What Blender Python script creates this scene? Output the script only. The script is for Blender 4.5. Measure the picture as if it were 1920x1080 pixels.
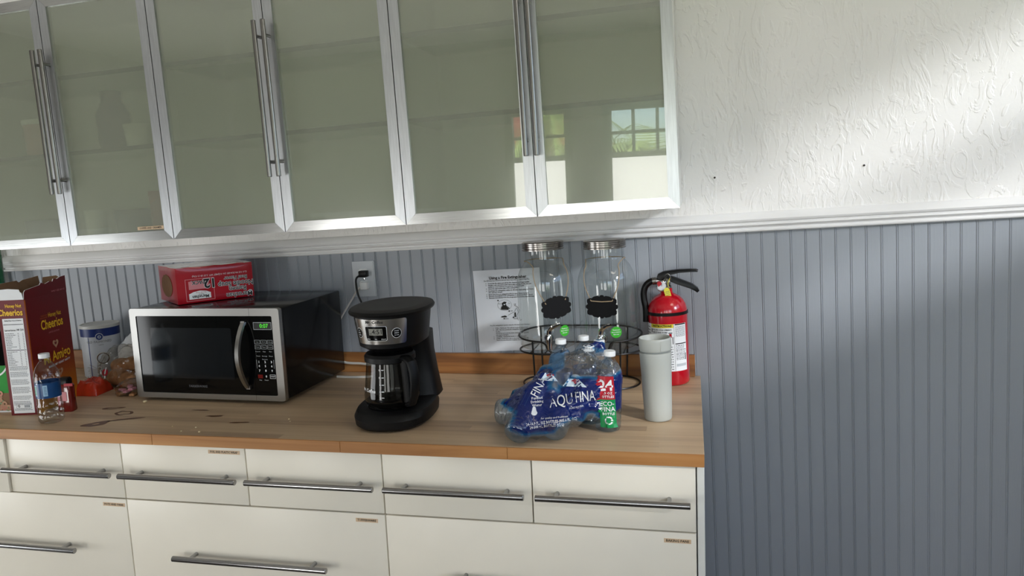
import bpy, bmesh, math, random
import numpy as np
from mathutils import Vector, Matrix, noise
from mathutils.bvhtree import BVHTree

random.seed(7)
PI = math.pi
SC = bpy.context.scene
COL = SC.collection
for o in list(bpy.data.objects):
    bpy.data.objects.remove(o)

# ------------------------------------------------------------------ camera, world, lights, exposure
def make_camera():
    cam = bpy.data.cameras.new('camera')
    ob = bpy.data.objects.new('camera', cam)
    COL.objects.link(ob)
    yaw, pitch, roll = -0.2353, -0.1307, -0.0441
    cam.sensor_width = 36.0
    cam.lens = 1419.65 / 1920 * 36.0
    cam.clip_start = 0.02
    f = Vector((math.sin(yaw) * math.cos(pitch), math.cos(yaw) * math.cos(pitch), math.sin(pitch)))
    r = Vector((math.cos(yaw), -math.sin(yaw), 0))
    u = r.cross(f)
    rr = r * math.cos(roll) + u * math.sin(roll)
    uu = -r * math.sin(roll) + u * math.cos(roll)
    m = Matrix((rr, uu, -f)).transposed().to_4x4()
    m.translation = (0, -2.3409, 1.5088)
    ob.matrix_world = m
    SC.camera = ob
make_camera()

SC.view_settings.view_transform = 'Standard'
SC.view_settings.look = 'None'
SC.view_settings.gamma = 1.0
SC.view_settings.use_curve_mapping = False
SC.view_settings.exposure = 0.42

def make_world():
    w = bpy.data.worlds.new('sky')
    SC.world = w
    w.use_nodes = True
    nt = w.node_tree
    bg = nt.nodes['Background']
    sky = nt.nodes.new('ShaderNodeTexSky')
    sky.sky_type = 'NISHITA'
    sky.sun_disc = False
    sky.sun_elevation = math.radians(52)
    sky.sun_rotation = math.radians(20)
    sky.dust_density = 2.0
    nt.links.new(sky.outputs[0], bg.inputs[0])
    bg.inputs[1].default_value = 0.7
make_world()

def sun(name, direction, strength, angle, color):
    l = bpy.data.lights.new(name, 'SUN')
    l.energy = strength; l.angle = math.radians(angle); l.color = color
    o = bpy.data.objects.new(name, l); COL.objects.link(o)
    o.rotation_euler = Vector(direction).to_track_quat('-Z', 'Y').to_euler()
    return o

def area(name, loc, direction, sx, sy, power, color):
    l = bpy.data.lights.new(name, 'AREA')
    l.shape = 'RECTANGLE'; l.size = sx; l.size_y = sy; l.energy = power; l.color = color
    o = bpy.data.objects.new(name, l); COL.objects.link(o)
    o.location = loc
    o.rotation_euler = Vector(direction).to_track_quat('-Z', 'Y').to_euler()
    return o

sun('sunlight', (0.12, -0.75, -1.0), 9.0, 0.6, (1.0, 0.96, 0.90))          # high sun behind the house, lights the garden only
sun('bright_sky_glow', (-1.0, 0.75, -0.47), 1.8, 6.0, (0.97, 0.98, 1.0))     # hazy brightness through the high right-hand window
area('light_left_added', (-4.1, -2.0, 0.72), (1, 0.12, 0.12), 1.9, 1.0, 27, (0.95, 0.98, 1.0))  # added area lamp, brightness from the left; the wall behind is closed
area('light_rear_low_added', (-2.45, -3.95, 0.72), (0.2, 1, 0.06), 0.75, 1.05, 19, (1.0, 0.99, 0.97))  # added low lamp against the closed rear wall, no door behind it
area('light_right_rear_window', (1.1, -3.95, 1.6), (-0.05, 1, 0.0), 1.3, 1.0, 3, (1.0, 0.99, 0.97))
area('light_ceiling_fill', (0.9, -1.35, 2.58), (0, 0, -1), 0.6, 0.6, 5.0, (1.0, 0.90, 0.76))  # added warm fill for the upper wall, no fixture known there

# ------------------------------------------------------------------ shared geometry constants
TILT = 0.0264                                   # the wall and the hung cabinets stand 1.5 degrees off the counter
TM = Matrix.Translation((0, 0, 1)) @ Matrix.Rotation(-TILT, 4, 'Y') @ Matrix.Translation((0, 0, -1))
W = 0.045                                       # front plane of the wall boards
ZC = 0.902                                      # worktop height
YD = -0.655                                     # drawer front plane
YU = -0.3149                                    # wall cabinet door plane

# ------------------------------------------------------------------ materials
def lin(c):
    if isinstance(c, str):
        c = tuple(int(c[i:i + 2], 16) / 255 for i in (0, 2, 4))
    return tuple(x / 12.92 if x <= 0.04045 else ((x + 0.055) / 1.055) ** 2.4 for x in c) + (1.0,)

MATS = {}
def nm(name):
    m = bpy.data.materials.new(name); m.use_nodes = True
    return m, m.node_tree, m.node_tree.nodes['Principled BSDF']

def mat(name, color, rough=0.5, metal=0.0, spec=0.5, coat=0.0, var=0.0, vscale=20.0, bump=0.0, bscale=200.0,
        trans=0.0, ior=1.45, emit=None, estr=0.0, stretch=None):
    if name in MATS: return MATS[name]
    m, nt, b = nm(name)
    b.inputs['Base Color'].default_value = lin(color)
    b.inputs['Roughness'].default_value = rough
    b.inputs['Metallic'].default_value = metal
    b.inputs['Specular IOR Level'].default_value = spec
    b.inputs['Coat Weight'].default_value = coat
    b.inputs['Coat Roughness'].default_value = 0.04
    b.inputs['Transmission Weight'].default_value = trans
    b.inputs['IOR'].default_value = ior
    if emit:
        b.inputs['Emission Color'].default_value = lin(emit)
        b.inputs['Emission Strength'].default_value = estr
    tc = nt.nodes.new('ShaderNodeTexCoord')
    def nz(scale, detail=3):
        mp = nt.nodes.new('ShaderNodeMapping')
        if stretch: mp.inputs['Scale'].default_value = stretch
        n = nt.nodes.new('ShaderNodeTexNoise'); n.inputs['Scale'].default_value = scale; n.inputs['Detail'].default_value = detail
        nt.links.new(tc.outputs['Object'], mp.inputs[0]); nt.links.new(mp.outputs[0], n.inputs['Vector'])
        return n
    if var:
        n = nz(vscale)
        r = nt.nodes.new('ShaderNodeValToRGB')
        c = lin(color)
        r.color_ramp.elements[0].position = 0.3; r.color_ramp.elements[1].position = 0.7
        r.color_ramp.elements[0].color = tuple(x * (1 - var) for x in c[:3]) + (1,)
        r.color_ramp.elements[1].color = tuple(min(1, x * (1 + var)) for x in c[:3]) + (1,)
        nt.links.new(n.outputs['Fac'], r.inputs[0]); nt.links.new(r.outputs[0], b.inputs['Base Color'])
    if bump:
        n = nz(bscale)
        bp = nt.nodes.new('ShaderNodeBump'); bp.inputs['Strength'].default_value = bump; bp.inputs['Distance'].default_value = 0.002
        nt.links.new(n.outputs['Fac'], bp.inputs['Height']); nt.links.new(bp.outputs[0], b.inputs['Normal'])
    MATS[name] = m
    return m

def thin_glass(name, tint='ffffff', refl=1.0, rough=0.0, ior=1.45, bump=0.0, bscale=60.0, edge=0.75):
    """a thin clear wall: tinted see-through plus a Fresnel mirror"""
    if name in MATS: return MATS[name]
    m = bpy.data.materials.new(name); m.use_nodes = True
    nt = m.node_tree; nt.nodes.clear()
    out = nt.nodes.new('ShaderNodeOutputMaterial')
    tr = nt.nodes.new('ShaderNodeBsdfTransparent'); tr.inputs[0].default_value = lin(tint)
    gl = nt.nodes.new('ShaderNodeBsdfGlossy'); gl.inputs['Roughness'].default_value = rough
    fr = nt.nodes.new('ShaderNodeLayerWeight'); fr.inputs[0].default_value = 0.5      # Schlick's curve, the same from both sides
    pw = nt.nodes.new('ShaderNodeMath'); pw.operation = 'POWER'; pw.inputs[1].default_value = 4.0
    nt.links.new(fr.outputs['Facing'], pw.inputs[0])
    f0 = ((ior - 1) / (ior + 1)) ** 2
    mu = nt.nodes.new('ShaderNodeMath'); mu.operation = 'MULTIPLY_ADD'; mu.inputs[1].default_value = edge; mu.inputs[2].default_value = f0 * refl; mu.use_clamp = True
    mx = nt.nodes.new('ShaderNodeMixShader')
    nt.links.new(pw.outputs[0], mu.inputs[0]); nt.links.new(mu.outputs[0], mx.inputs[0])
    nt.links.new(tr.outputs[0], mx.inputs[1]); nt.links.new(gl.outputs[0], mx.inputs[2])
    nt.links.new(mx.outputs[0], out.inputs[0])
    if bump:
        tc = nt.nodes.new('ShaderNodeTexCoord')
        n = nt.nodes.new('ShaderNodeTexNoise'); n.inputs['Scale'].default_value = bscale; n.inputs['Detail'].default_value = 2
        n.inputs['Distortion'].default_value = 1.0
        bp = nt.nodes.new('ShaderNodeBump'); bp.inputs['Strength'].default_value = bump; bp.inputs['Distance'].default_value = 0.004
        nt.links.new(tc.outputs['Object'], n.inputs['Vector']); nt.links.new(n.outputs['Fac'], bp.inputs['Height'])
        nt.links.new(bp.outputs[0], gl.inputs['Normal']); nt.links.new(bp.outputs[0], fr.inputs['Normal'])
    MATS[name] = m
    return m

def plaster_mat():
    m, nt, b = nm('skip_trowel_plaster')
    b.inputs['Roughness'].default_value = 0.55
    tc = nt.nodes.new('ShaderNodeTexCoord')
    def N(t): return nt.nodes.new(t)
    def op(o_, a, b_=None, c=None):
        n = N('ShaderNodeMath'); n.operation = o_
        for k, v in enumerate((a, b_, c)):
            if v is None: continue
            if isinstance(v, (int, float)): n.inputs[k].default_value = v
            else: nt.links.new(v, n.inputs[k])
        return n.outputs[0]
    def noise_(rot, sc, scale, detail, dist):
        mp = N('ShaderNodeMapping'); mp.inputs['Rotation'].default_value = rot; mp.inputs['Scale'].default_value = sc
        nt.links.new(tc.outputs['Object'], mp.inputs[0])
        n = N('ShaderNodeTexNoise'); n.inputs['Scale'].default_value = scale; n.inputs['Detail'].default_value = detail; n.inputs['Distortion'].default_value = dist
        nt.links.new(mp.outputs[0], n.inputs['Vector']); return n.outputs['Fac']
    def ramp(v, a, b_):
        r = N('ShaderNodeMapRange'); r.interpolation_type = 'SMOOTHSTEP'; r.inputs[1].default_value = a; r.inputs[2].default_value = b_
        nt.links.new(v, r.inputs[0]); return r.outputs[0]
    # trowel drags: thin laps of plaster with one sharp lip, in patches of differing direction
    s1 = ramp(noise_((0, 0.35, 0), (1, 1, .5), 19, 3, 2.2), .50, .58)
    s2 = ramp(noise_((0, -0.9, 0), (1, 1, .45), 15, 3, 2.8), .52, .60)
    s3 = ramp(noise_((0, 0.1, 0), (1, 1, .3), 44, 2, 1.2), .48, .68)
    pa = ramp(noise_((0, 0, 0), (1, 1, 1), 3.2, 2, .6), .46, .60)
    pb = ramp(noise_((0, 2, 0), (1, 1, 1.3), 4.1, 2, .6), .50, .62)
    h = op('MULTIPLY_ADD', s1, pa, op('MULTIPLY', s2, op('SUBTRACT', 1.0, pa)))
    h = op('MULTIPLY_ADD', op('MULTIPLY', s3, pb), .55, op('MULTIPLY', h, .75))
    h = op('MULTIPLY_ADD', noise_((0, 0, 0), (1, 1, 1), 6, 3, .5), .9, h)
    class O: pass
    ad = O(); ad.outputs = [op('MULTIPLY_ADD', noise_((0, 0, 0), (1, 1, 1), 90, 2, 0), .12, h)]
    bp = N('ShaderNodeBump'); bp.inputs['Strength'].default_value = 0.36; bp.inputs['Distance'].default_value = 0.006
    nt.links.new(ad.outputs[0], bp.inputs['Height']); nt.links.new(bp.outputs[0], b.inputs['Normal'])
    b.inputs['Base Color'].default_value = lin('efedea')
    MATS['plaster'] = m
    return m

def wood_mat(name, c1, c2, c3, stave=0.0, rough=0.45, grain=1.0, bump=0.1, axis='X'):
    m, nt, b = nm(name)
    def N(t): return nt.nodes.new(t)
    def math_(op, a, bb=None, cc=None):
        n = N('ShaderNodeMath'); n.operation = op
        for i, v in enumerate((a, bb, cc)):
            if v is None: continue
            if isinstance(v, (int, float)): n.inputs[i].default_value = v
            else: nt.links.new(v, n.inputs[i])
        return n.outputs[0]
    tc = N('ShaderNodeTexCoord')
    sp = N('ShaderNodeSeparateXYZ'); nt.links.new(tc.outputs['Object'], sp.inputs[0])
    X, Y, Z = sp.outputs
    mp = N('ShaderNodeMapping'); mp.inputs['Scale'].default_value = (1.6, 34, 34)
    nt.links.new(tc.outputs['Object'], mp.inputs[0])
    vec = mp.outputs[0]
    if stave:
        row = math_('FLOOR', math_('DIVIDE', math_('ADD', Y, 5.0), stave))
        wn = N('ShaderNodeTexWhiteNoise'); wn.noise_dimensions = '1D'; nt.links.new(row, wn.inputs['W'])
        seg = math_('FLOOR', math_('DIVIDE', math_('ADD', X, math_('MULTIPLY', wn.outputs['Value'], 3.0)), 0.62))
        wn2 = N('ShaderNodeTexWhiteNoise'); wn2.noise_dimensions = '2D'
        cb = N('ShaderNodeCombineXYZ'); nt.links.new(row, cb.inputs[0]); nt.links.new(seg, cb.inputs[1]); nt.links.new(cb.outputs[0], wn2.inputs['Vector'])
        tone = wn2.outputs['Value']
        ad = N('ShaderNodeVectorMath'); ad.operation = 'ADD'
        nt.links.new(vec, ad.inputs[0])
        sc = N('ShaderNodeVectorMath'); sc.operation = 'SCALE'; sc.inputs['Scale'].default_value = 37.0
        nt.links.new(wn2.outputs['Color'], sc.inputs[0]); nt.links.new(sc.outputs[0], ad.inputs[1])
        vec = ad.outputs[0]
    n = N('ShaderNodeTexNoise'); n.inputs['Scale'].default_value = grain; n.inputs['Detail'].default_value = 5; n.inputs['Distortion'].default_value = 0.7
    nt.links.new(vec, n.inputs['Vector'])
    fac = n.outputs['Fac']
    if stave:
        fac = math_('ADD', math_('MULTIPLY', fac, 0.72), math_('MULTIPLY', tone, 0.28))
    r = N('ShaderNodeValToRGB')
    r.color_ramp.elements[0].position = 0.30; r.color_ramp.elements[0].color = lin(c1)
    r.color_ramp.elements[1].position = 0.72; r.color_ramp.elements[1].color = lin(c3)
    e = r.color_ramp.elements.new(0.5); e.color = lin(c2)
    nt.links.new(fac, r.inputs[0])
    n2 = N('ShaderNodeTexNoise'); n2.inputs['Scale'].default_value = 3.0; n2.inputs['Detail'].default_value = 4
    nt.links.new(tc.outputs['Object'], n2.inputs['Vector'])
    hs = N('ShaderNodeHueSaturation')
    nt.links.new(r.outputs[0], hs.inputs['Color'])
    nt.links.new(math_('ADD', math_('MULTIPLY', n2.outputs['Fac'], 0.5), 0.75), hs.inputs['Value'])
    nt.links.new(hs.outputs[0], b.inputs['Base Color'])
    b.inputs['Roughness'].default_value = rough
    bp = N('ShaderNodeBump'); bp.inputs['Strength'].default_value = bump; bp.inputs['Distance'].default_value = 0.001
    nt.links.new(n.outputs['Fac'], bp.inputs['Height']); nt.links.new(bp.outputs[0], b.inputs['Normal'])
    MATS[name] = m
    return m

def frosted_mat():
    """etched glass with a smooth outer face: blurred see-through under a clear coat"""
    m, nt, b = nm('frosted_glass')
    b.inputs['Base Color'].default_value = lin('dde2d0')
    b.inputs['Roughness'].default_value = 0.2
    b.inputs['Transmission Weight'].default_value = 0.75
    b.inputs['IOR'].default_value = 1.3
    b.inputs['Specular IOR Level'].default_value = 0.5
    b.inputs['Coat Weight'].default_value = 1.0
    b.inputs['Coat Roughness'].default_value = 0.0
    b.inputs['Coat IOR'].default_value = 1.8
    MATS['frosted_glass'] = m
    return m

def brushed(name, color, rough=0.33, stretch=(4, 4, 200)):
    return mat(name, color, rough=rough, metal=1.0, var=0.08, vscale=6.0, stretch=stretch)

plaster_mat(); frosted_mat()
wood_mat('worktop_wood', 'ae9377', 'c2a685', 'd0b592', stave=0.038, rough=0.42, bump=0.08)
wood_mat('edge_wood', '976030', 'ae7842', 'be8a54', rough=0.45)
wood_mat('oak_upstand', '5c3519', '9a6636', 'b5854f', rough=0.5, grain=0.8)
mat('blue_grey_paint', '999ea5', 0.42, var=0.03, vscale=5, bump=0.15, bscale=70, stretch=(3, 1, 0.3))
mat('white_trim_paint', 'eae9e8', 0.4, bump=0.08, bscale=40)
mat('room_paint', 'a8a49b', 0.7, var=0.03, vscale=2)
mat('ceiling_paint', 'e6e3dc', 0.8, var=0.02, vscale=2)
mat('floor_tile', '40382f', 0.4, var=0.08, vscale=6)
mat('cream_laminate', 'f3ecdc', 0.35, var=0.02, vscale=6)
mat('carcass_white', 'e6e6e0', 0.5, var=0.01, vscale=5)
mat('dark_gap', '2a2824', 0.8, var=0.05)
brushed('brushed_steel', '9c9b98', 0.28, (200, 4, 200))
brushed('bar_steel', '9a9a9b', 0.2, (3, 60, 60))
brushed('bar_steel_upright', '8f8d8a', 0.28, (60, 60, 3))
brushed('aluminium', 'c9cccf', 0.36, (60, 60, 3))
brushed('aluminium_level', 'c4c5c4', 0.2, (3, 60, 60))
brushed('panel_steel', 'd2d0cc', 0.22, (260, 260, 3))
mat('chrome', 'd8d8d8', 0.08, metal=1.0, var=0.02)
mat('lid_steel', '989490', 0.24, metal=1.0, var=0.05)
mat('shelf_glass_edge', '1c2f26', 0.15, var=0.05)
mat('black_plastic', '0a0a0b', 0.34, spec=.32, var=0.1)
mat('black_matte', '0a0a0b', 0.45, spec=.28, var=0.1, bump=0.05, bscale=500)
mat('black_gloss', '060708', 0.07, spec=.4, var=0.05)
mat('black_enamel', '07080b', 0.16, spec=.3, var=0.05)
mat('window_mesh', '14171a', 0.10, var=0.05)
mat('black_wire', '161514', 0.35, var=0.1)
mat('label_tape', 'dcbf9d', 0.55, var=0.03)
mat('ink_black', '1c1a18', 0.5, var=0.02)
mat('ink_grey', '55565a', 0.5, var=0.02)
mat('ink_white', 'eef0f2', 0.45, var=0.01)
mat('ink_yellow', 'f0bd2c', 0.45, var=0.03)
mat('ink_orange', 'c96a24', 0.45, var=0.03)
mat('white_plastic', 'e8e9e8', 0.35, var=0.01)
mat('cord_white', 'd9d6d0', 0.45, var=0.02)
mat('paper', 'e4e6ec', 0.6, var=0.01)
mat('plate_white', 'bfc4c9', 0.3, var=0.01)
mat('lcd_green', '0b120a', 0.3, var=0.02)
mat('digit_green', '40d020', 0.4, emit='55ff22', estr=0.3)
mat('lcd_grey', '8b8a82', 0.35, var=0.04)
mat('twine', 'a08c70', 0.8, var=0.15, vscale=200)
mat('chalkboard', '0b0b0d', 0.6, spec=.2, var=0.1, vscale=40)
mat('green_label', '3db32c', 0.4, var=0.05)
mat('ext_red', 'b60a1e', 0.2, coat=0.6, var=0.03)
mat('ramen_red', 'ab081d', 0.3, coat=0.35, var=0.08, vscale=15, bump=0.25, bscale=35)
mat('ramen_pink', 'dc8c92', 0.35, var=0.05)
mat('kraft', '7d5d42', 0.7, var=0.06, vscale=30)
mat('ramen_film', '6d7064', 0.2, coat=0.8, var=0.2, vscale=25, bump=0.5, bscale=30)
mat('sage', 'b3b6b0', 0.42, var=0.01)
mat('sage_dark', '8a8f8c', 0.5, var=0.02)
mat('tag_yellow', 'd9cf3e', 0.5, var=0.05)
mat('label_yellow', 'e5d53a', 0.45, var=0.03)
mat('cereal_burgundy', '6b1018', 0.35, var=0.06, vscale=6)
mat('cap_white', 'eceeee', 0.35, var=0.01)
mat('oat_white', 'c9ced6', 0.4, var=0.03)
mat('oat_blue', '1d3476', 0.4, var=0.05)
mat('lid_clear', 'd5d6d2', 0.3, var=0.03)
mat('red_pouch', 'b8321a', 0.22, coat=0.5, var=0.2, vscale=30, bump=0.5, bscale=45)
mat('bread', 'b3825a', 0.7, var=0.3, vscale=35, bump=0.3, bscale=60)
mat('pink_candy', 'e79db4', 0.5, var=0.1)
mat('white_wrap', 'd4d6d8', 0.45, var=0.06, vscale=20, bump=0.4, bscale=25)
mat('crumb', 'e0cfa8', 0.7, var=0.1)
mat('wet_stain', '6a452d', 0.3, var=0.12, vscale=60)
mat('pale_scuff', 'c3ab8c', 0.6, var=0.1, vscale=40)
mat('pole_green', '0b5a34', 0.16, coat=0.6, var=0.06)
mat('bag_green', '1f8f2f', 0.3, var=0.1)
mat('ring_cereal', 'b98f72', 0.6, var=0.2, vscale=60)
mat('nail_dark', '2b211b', 0.6, var=0.1)
mat('label_blue', '164476', 0.3, var=0.15, vscale=30)
mat('label_lightblue', '9fc3dd', 0.35, var=0.05)
mat('film_red', 'b32230', 0.3, var=0.04)
mat('film_green', '0f8a4b', 0.3, var=0.04)
mat('mountain', 'd6e6f2', 0.3, var=0.05)
mat('jug_blue', '10202e', 0.4, var=0.1)
mat('gauge_face', 'cfd2d4', 0.2, var=0.05)
mat('gauge_red', 'a31822', 0.3, var=0.05)
thin_glass('jar_glass', 'f8faf9', refl=1.7, ior=1.5, bump=0.03, bscale=9, edge=0.65)
thin_glass('carafe_glass', 'c9c8c4', refl=0.9, ior=1.5)
thin_glass('pet', 'f1f5f7', refl=1.6, ior=1.5, bump=0.25, bscale=70)
thin_glass('pet_blue', 'e4eff8', refl=1.8, ior=1.5, bump=0.2, bscale=60)
mat('red_dark', '6e1410', 0.15, coat=.6, var=.15, vscale=40)
thin_glass('shelf_glass', 'e4efe8', refl=.8)
thin_glass('pane_glass', 'f4f8f6', refl=1.0)
thin_glass('red_clear', 'd8402a', refl=1.5)
thin_glass('bag_clear', 'e6e4e0', refl=1.8, bump=0.7, bscale=55)

def M_(n): return MATS[n]

# ------------------------------------------------------------------ mesh builder
class MB:
    def __init__(s):
        s.v = []; s.f = []; s.mi = []; s.mats = []
    def m(s, name):
        if name not in s.mats: s.mats.append(name)
        return s.mats.index(name)
    def add(s, vs, fs, mname, M=None):
        k = len(s.v); i = s.m(mname)
        if M is not None: vs = [M @ Vector(p) for p in vs]
        s.v.extend([tuple(p) for p in vs])
        for f in fs:
            s.f.append(tuple(a + k for a in f)); s.mi.append(i)
    def box(s, x0, x1, y0, y1, z0, z1, mname, M=None, bev=0.0, seg=1):
        if bev <= 0:
            vs = [(x, y, z) for z in (z0, z1) for y in (y0, y1) for x in (x0, x1)]
            fs = [(0, 2, 3, 1), (4, 5, 7, 6), (0, 1, 5, 4), (2, 6, 7, 3), (0, 4, 6, 2), (1, 3, 7, 5)]
            s.add(vs, fs, mname, M); return
        bm = bmesh.new(); bmesh.ops.create_cube(bm, size=1.0)
        for v in bm.verts:
            v.co = Vector(((x0 + x1) / 2 + v.co.x * (x1 - x0), (y0 + y1) / 2 + v.co.y * (y1 - y0), (z0 + z1) / 2 + v.co.z * (z1 - z0)))
        bmesh.ops.bevel(bm, geom=list(bm.edges), offset=bev, segments=seg, affect='EDGES', profile=0.5)
        s.bm(bm, mname, M)
    def bm(s, bm, mname, M=None):
        bm.verts.ensure_lookup_table(); bm.verts.index_update()
        s.add([v.co.copy() for v in bm.verts], [[v.index for v in f.verts] for f in bm.faces], mname, M)
        bm.free()
    def lathe(s, prof, mname, seg=32, M=None, sx=1.0, sy=1.0, cap=True):
        vs = []; fs = []; n = len(prof)
        for (r, z) in prof:
            for k in range(seg):
                a = 2 * PI * k / seg
                vs.append((r * math.cos(a) * sx, r * math.sin(a) * sy, z))
        for i in range(n - 1):
            for k in range(seg):
                k2 = (k + 1) % seg
                fs.append((i * seg + k, i * seg + k2, (i + 1) * seg + k2, (i + 1) * seg + k))
        if cap:
            if prof[0][0] > 1e-5: fs.append(tuple(range(seg))[::-1])
            if prof[-1][0] > 1e-5: fs.append(tuple((n - 1) * seg + k for k in range(seg)))
        s.add(vs, fs, mname, M)
    def tube(s, path, r, mname, seg=8, closed=False, M=None, flat=None):
        P = [Vector(p) for p in path]; n = len(P)
        rr = r if isinstance(r, (list, tuple)) else [r] * n
        vs = []; fs = []
        up = None
        for i in range(n):
            if closed: t = P[(i + 1) % n] - P[i - 1]
            else: t = P[min(i + 1, n - 1)] - P[max(i - 1, 0)]
            t.normalize()
            if up is None:
                up = Vector((0, 0, 1)) if abs(t.z) < 0.9 else Vector((0, 1, 0))
            a = t.cross(up); a.normalize(); b = a.cross(t); b.normalize(); up = b
            for k in range(seg):
                w = 2 * PI * k / seg
                fx, fy = flat if flat else (1, 1)
                vs.append(P[i] + (a * math.cos(w) * fx + b * math.sin(w) * fy) * rr[i])
        for i in range(n if closed else n - 1):
            j = (i + 1) % n
            for k in range(seg):
                k2 = (k + 1) % seg
                fs.append((i * seg + k, i * seg + k2, j * seg + k2, j * seg + k))
        if not closed:
            fs.append(tuple(range(seg))[::-1]); fs.append(tuple((n - 1) * seg + k for k in range(seg)))
        s.add(vs, fs, mname, M)
    def prism(s, poly, z0, z1, mname, M=None):
        n = len(poly)
        vs = [(x, y, z0) for x, y in poly] + [(x, y, z1) for x, y in poly]
        fs = [tuple(range(n))[::-1], tuple(range(n, 2 * n))] + [(i, (i + 1) % n, n + (i + 1) % n, n + i) for i in range(n)]
        s.add(vs, fs, mname, M)
    def loft(s, rings, mname, M=None, cap=True, closed=True):
        n = len(rings[0]); vs = [p for r in rings for p in r]; fs = []
        for i in range(len(rings) - 1):
            for k in range(n if closed else n - 1):
                k2 = (k + 1) % n
                fs.append((i * n + k, i * n + k2, (i + 1) * n + k2, (i + 1) * n + k))
        if cap:
            fs.append(tuple(range(n))[::-1]); fs.append(tuple((len(rings) - 1) * n + k for k in range(n)))
        s.add(vs, fs, mname, M)
    def warp_add(s, tv, tf, mname, warp):
        s.add([warp(x, y) for x, y in tv], tf, mname)

def text_mesh(body, size, align='CENTER', bold=0.0, shear=0.0, sx=1.0, space=1.0):
    c = bpy.data.curves.new('lettering', 'FONT')
    c.body = body; c.size = size; c.align_x = align; c.align_y = 'CENTER'
    c.offset = bold * size; c.shear = shear; c.space_character = space; c.resolution_u = 1 if size < 0.012 else 3
    o = bpy.data.objects.new('lettering', c)
    me = o.to_mesh()
    vs = [(v.co.x * sx, v.co.y) for v in me.vertices]
    fs = [tuple(p.vertices) for p in me.polygons]
    o.to_mesh_clear()
    bpy.data.objects.remove(o); bpy.data.curves.remove(c)
    return vs, fs

def plane_M(origin, right, up):
    r = Vector(right).normalized(); u = Vector(up).normalized(); n = r.cross(u)
    m = Matrix((r, u, n)).transposed().to_4x4(); m.translation = origin
    return m

def text(mb, body, size, mname, M, x=0, y=0, z=0.0004, **kw):
    rot = kw.pop('rot', 0.0)
    tv, tf = text_mesh(body, size, **kw)
    c, s_ = math.cos(rot), math.sin(rot)
    mb.add([(x + a * c - b * s_, y + a * s_ + b * c, z) for a, b in tv], tf, mname, M)

def rect(mb, x0, x1, y0, y1, mname, M, z=0.0003):
    mb.add([(x0, y0, z), (x1, y0, z), (x1, y1, z), (x0, y1, z)], [(0, 1, 2, 3)], mname, M)

def greek(mb, x0, x1, y, h, mname, M, z=0.0004, gap=0.35, fill=1.0, rng=random):
    """lines of print too small to read: word-long dashes"""
    x = x0; end = x0 + (x1 - x0) * fill
    while x < end:
        w = h * rng.uniform(1.2, 4.5)
        rect(mb, x, min(x + w, end), y - h / 2, y + h / 2, mname, M, z)
        x += w + h * gap * 2

def cyl_rect(mb, R, a0, a1, z0, z1, mname, n=12, cx=0, cy=0, off=0.0004):
    vs = []; fs = []
    for i in range(n + 1):
        a = a0 + (a1 - a0) * i / n
        for z in (z0, z1): vs.append((cx + (R + off) * math.sin(a), cy - (R + off) * math.cos(a), z))
    for i in range(n): fs.append((2 * i, 2 * i + 2, 2 * i + 3, 2 * i + 1))
    mb.add(vs, fs, mname)

def cyl_warp(R, a0, z0, off=0.0008, cx=0, cy=0):
    return lambda x, y: (cx + (R + off) * math.sin(a0 + x / R), cy - (R + off) * math.cos(a0 + x / R), z0 + y)

def cyl_text(mb, body, size, mname, R, a0, z0, off=0.0008, cx=0, cy=0, **kw):
    tv, tf = text_mesh(body, size, **kw)
    mb.warp_add(tv, tf, mname, cyl_warp(R, a0, z0, off, cx, cy))

def build(name, mb, parent=None, smooth=True, ang=35, label=None):
    me = bpy.data.meshes.new(name)
    me.from_pydata(mb.v, [], mb.f); me.update()
    for n in mb.mats: me.materials.append(M_(n))
    me.polygons.foreach_set('material_index', mb.mi)
    if smooth:
        me.polygons.foreach_set('use_smooth', [True] * len(me.polygons))
        try: me.set_sharp_from_angle(angle=math.radians(ang))
        except Exception: pass
    o = bpy.data.objects.new(name, me); COL.objects.link(o)
    if parent is not None: o.parent = parent
    if label: o['label'] = label
    return o

def thing(name, label, cat, loc=(0, 0, 0), rz=0.0, group=None, M=None):
    o = bpy.data.objects.new(name, None); COL.objects.link(o)
    o.empty_display_size = 0.05
    if M is not None: o.matrix_world = M
    else: o.location = loc; o.rotation_euler = (0, 0, rz)
    o['label'] = label; o['category'] = cat
    if group: o['group'] = group
    return o

def struct(name, mb, label=None, M=None, smooth=False, cat=None):
    o = build(name, mb, None, smooth)
    o['kind'] = 'structure'
    if label: o['label'] = label
    if cat: o['category'] = cat
    if M is not None: o.matrix_world = M
    return o

def copy_child(src, parent, loc=(0, 0, 0)):
    c = src.copy(); COL.objects.link(c); c.parent = parent; c.location = loc
    return c

def arc(cx, cy, r, a0, a1, n):
    return [(cx + r * math.cos(a0 + (a1 - a0) * i / n), cy + r * math.sin(a0 + (a1 - a0) * i / n)) for i in range(n + 1)]

def rrect(x0, x1, y0, y1, r, n=4):
    return arc(x1 - r, y1 - r, r, 0, PI / 2, n) + arc(x0 + r, y1 - r, r, PI / 2, PI, n) + arc(x0 + r, y0 + r, r, PI, 1.5 * PI, n) + arc(x1 - r, y0 + r, r, 1.5 * PI, 2 * PI, n)

def XZ(origin, right=(1, 0, 0)):                # a print frame on a surface that faces the room (-y)
    return plane_M(origin, right, (0, 0, 1))


# ------------------------------------------------------------------ the room
XR, XL, YB, ZCEIL = 1.95, -4.2, -4.0, 2.62

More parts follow.
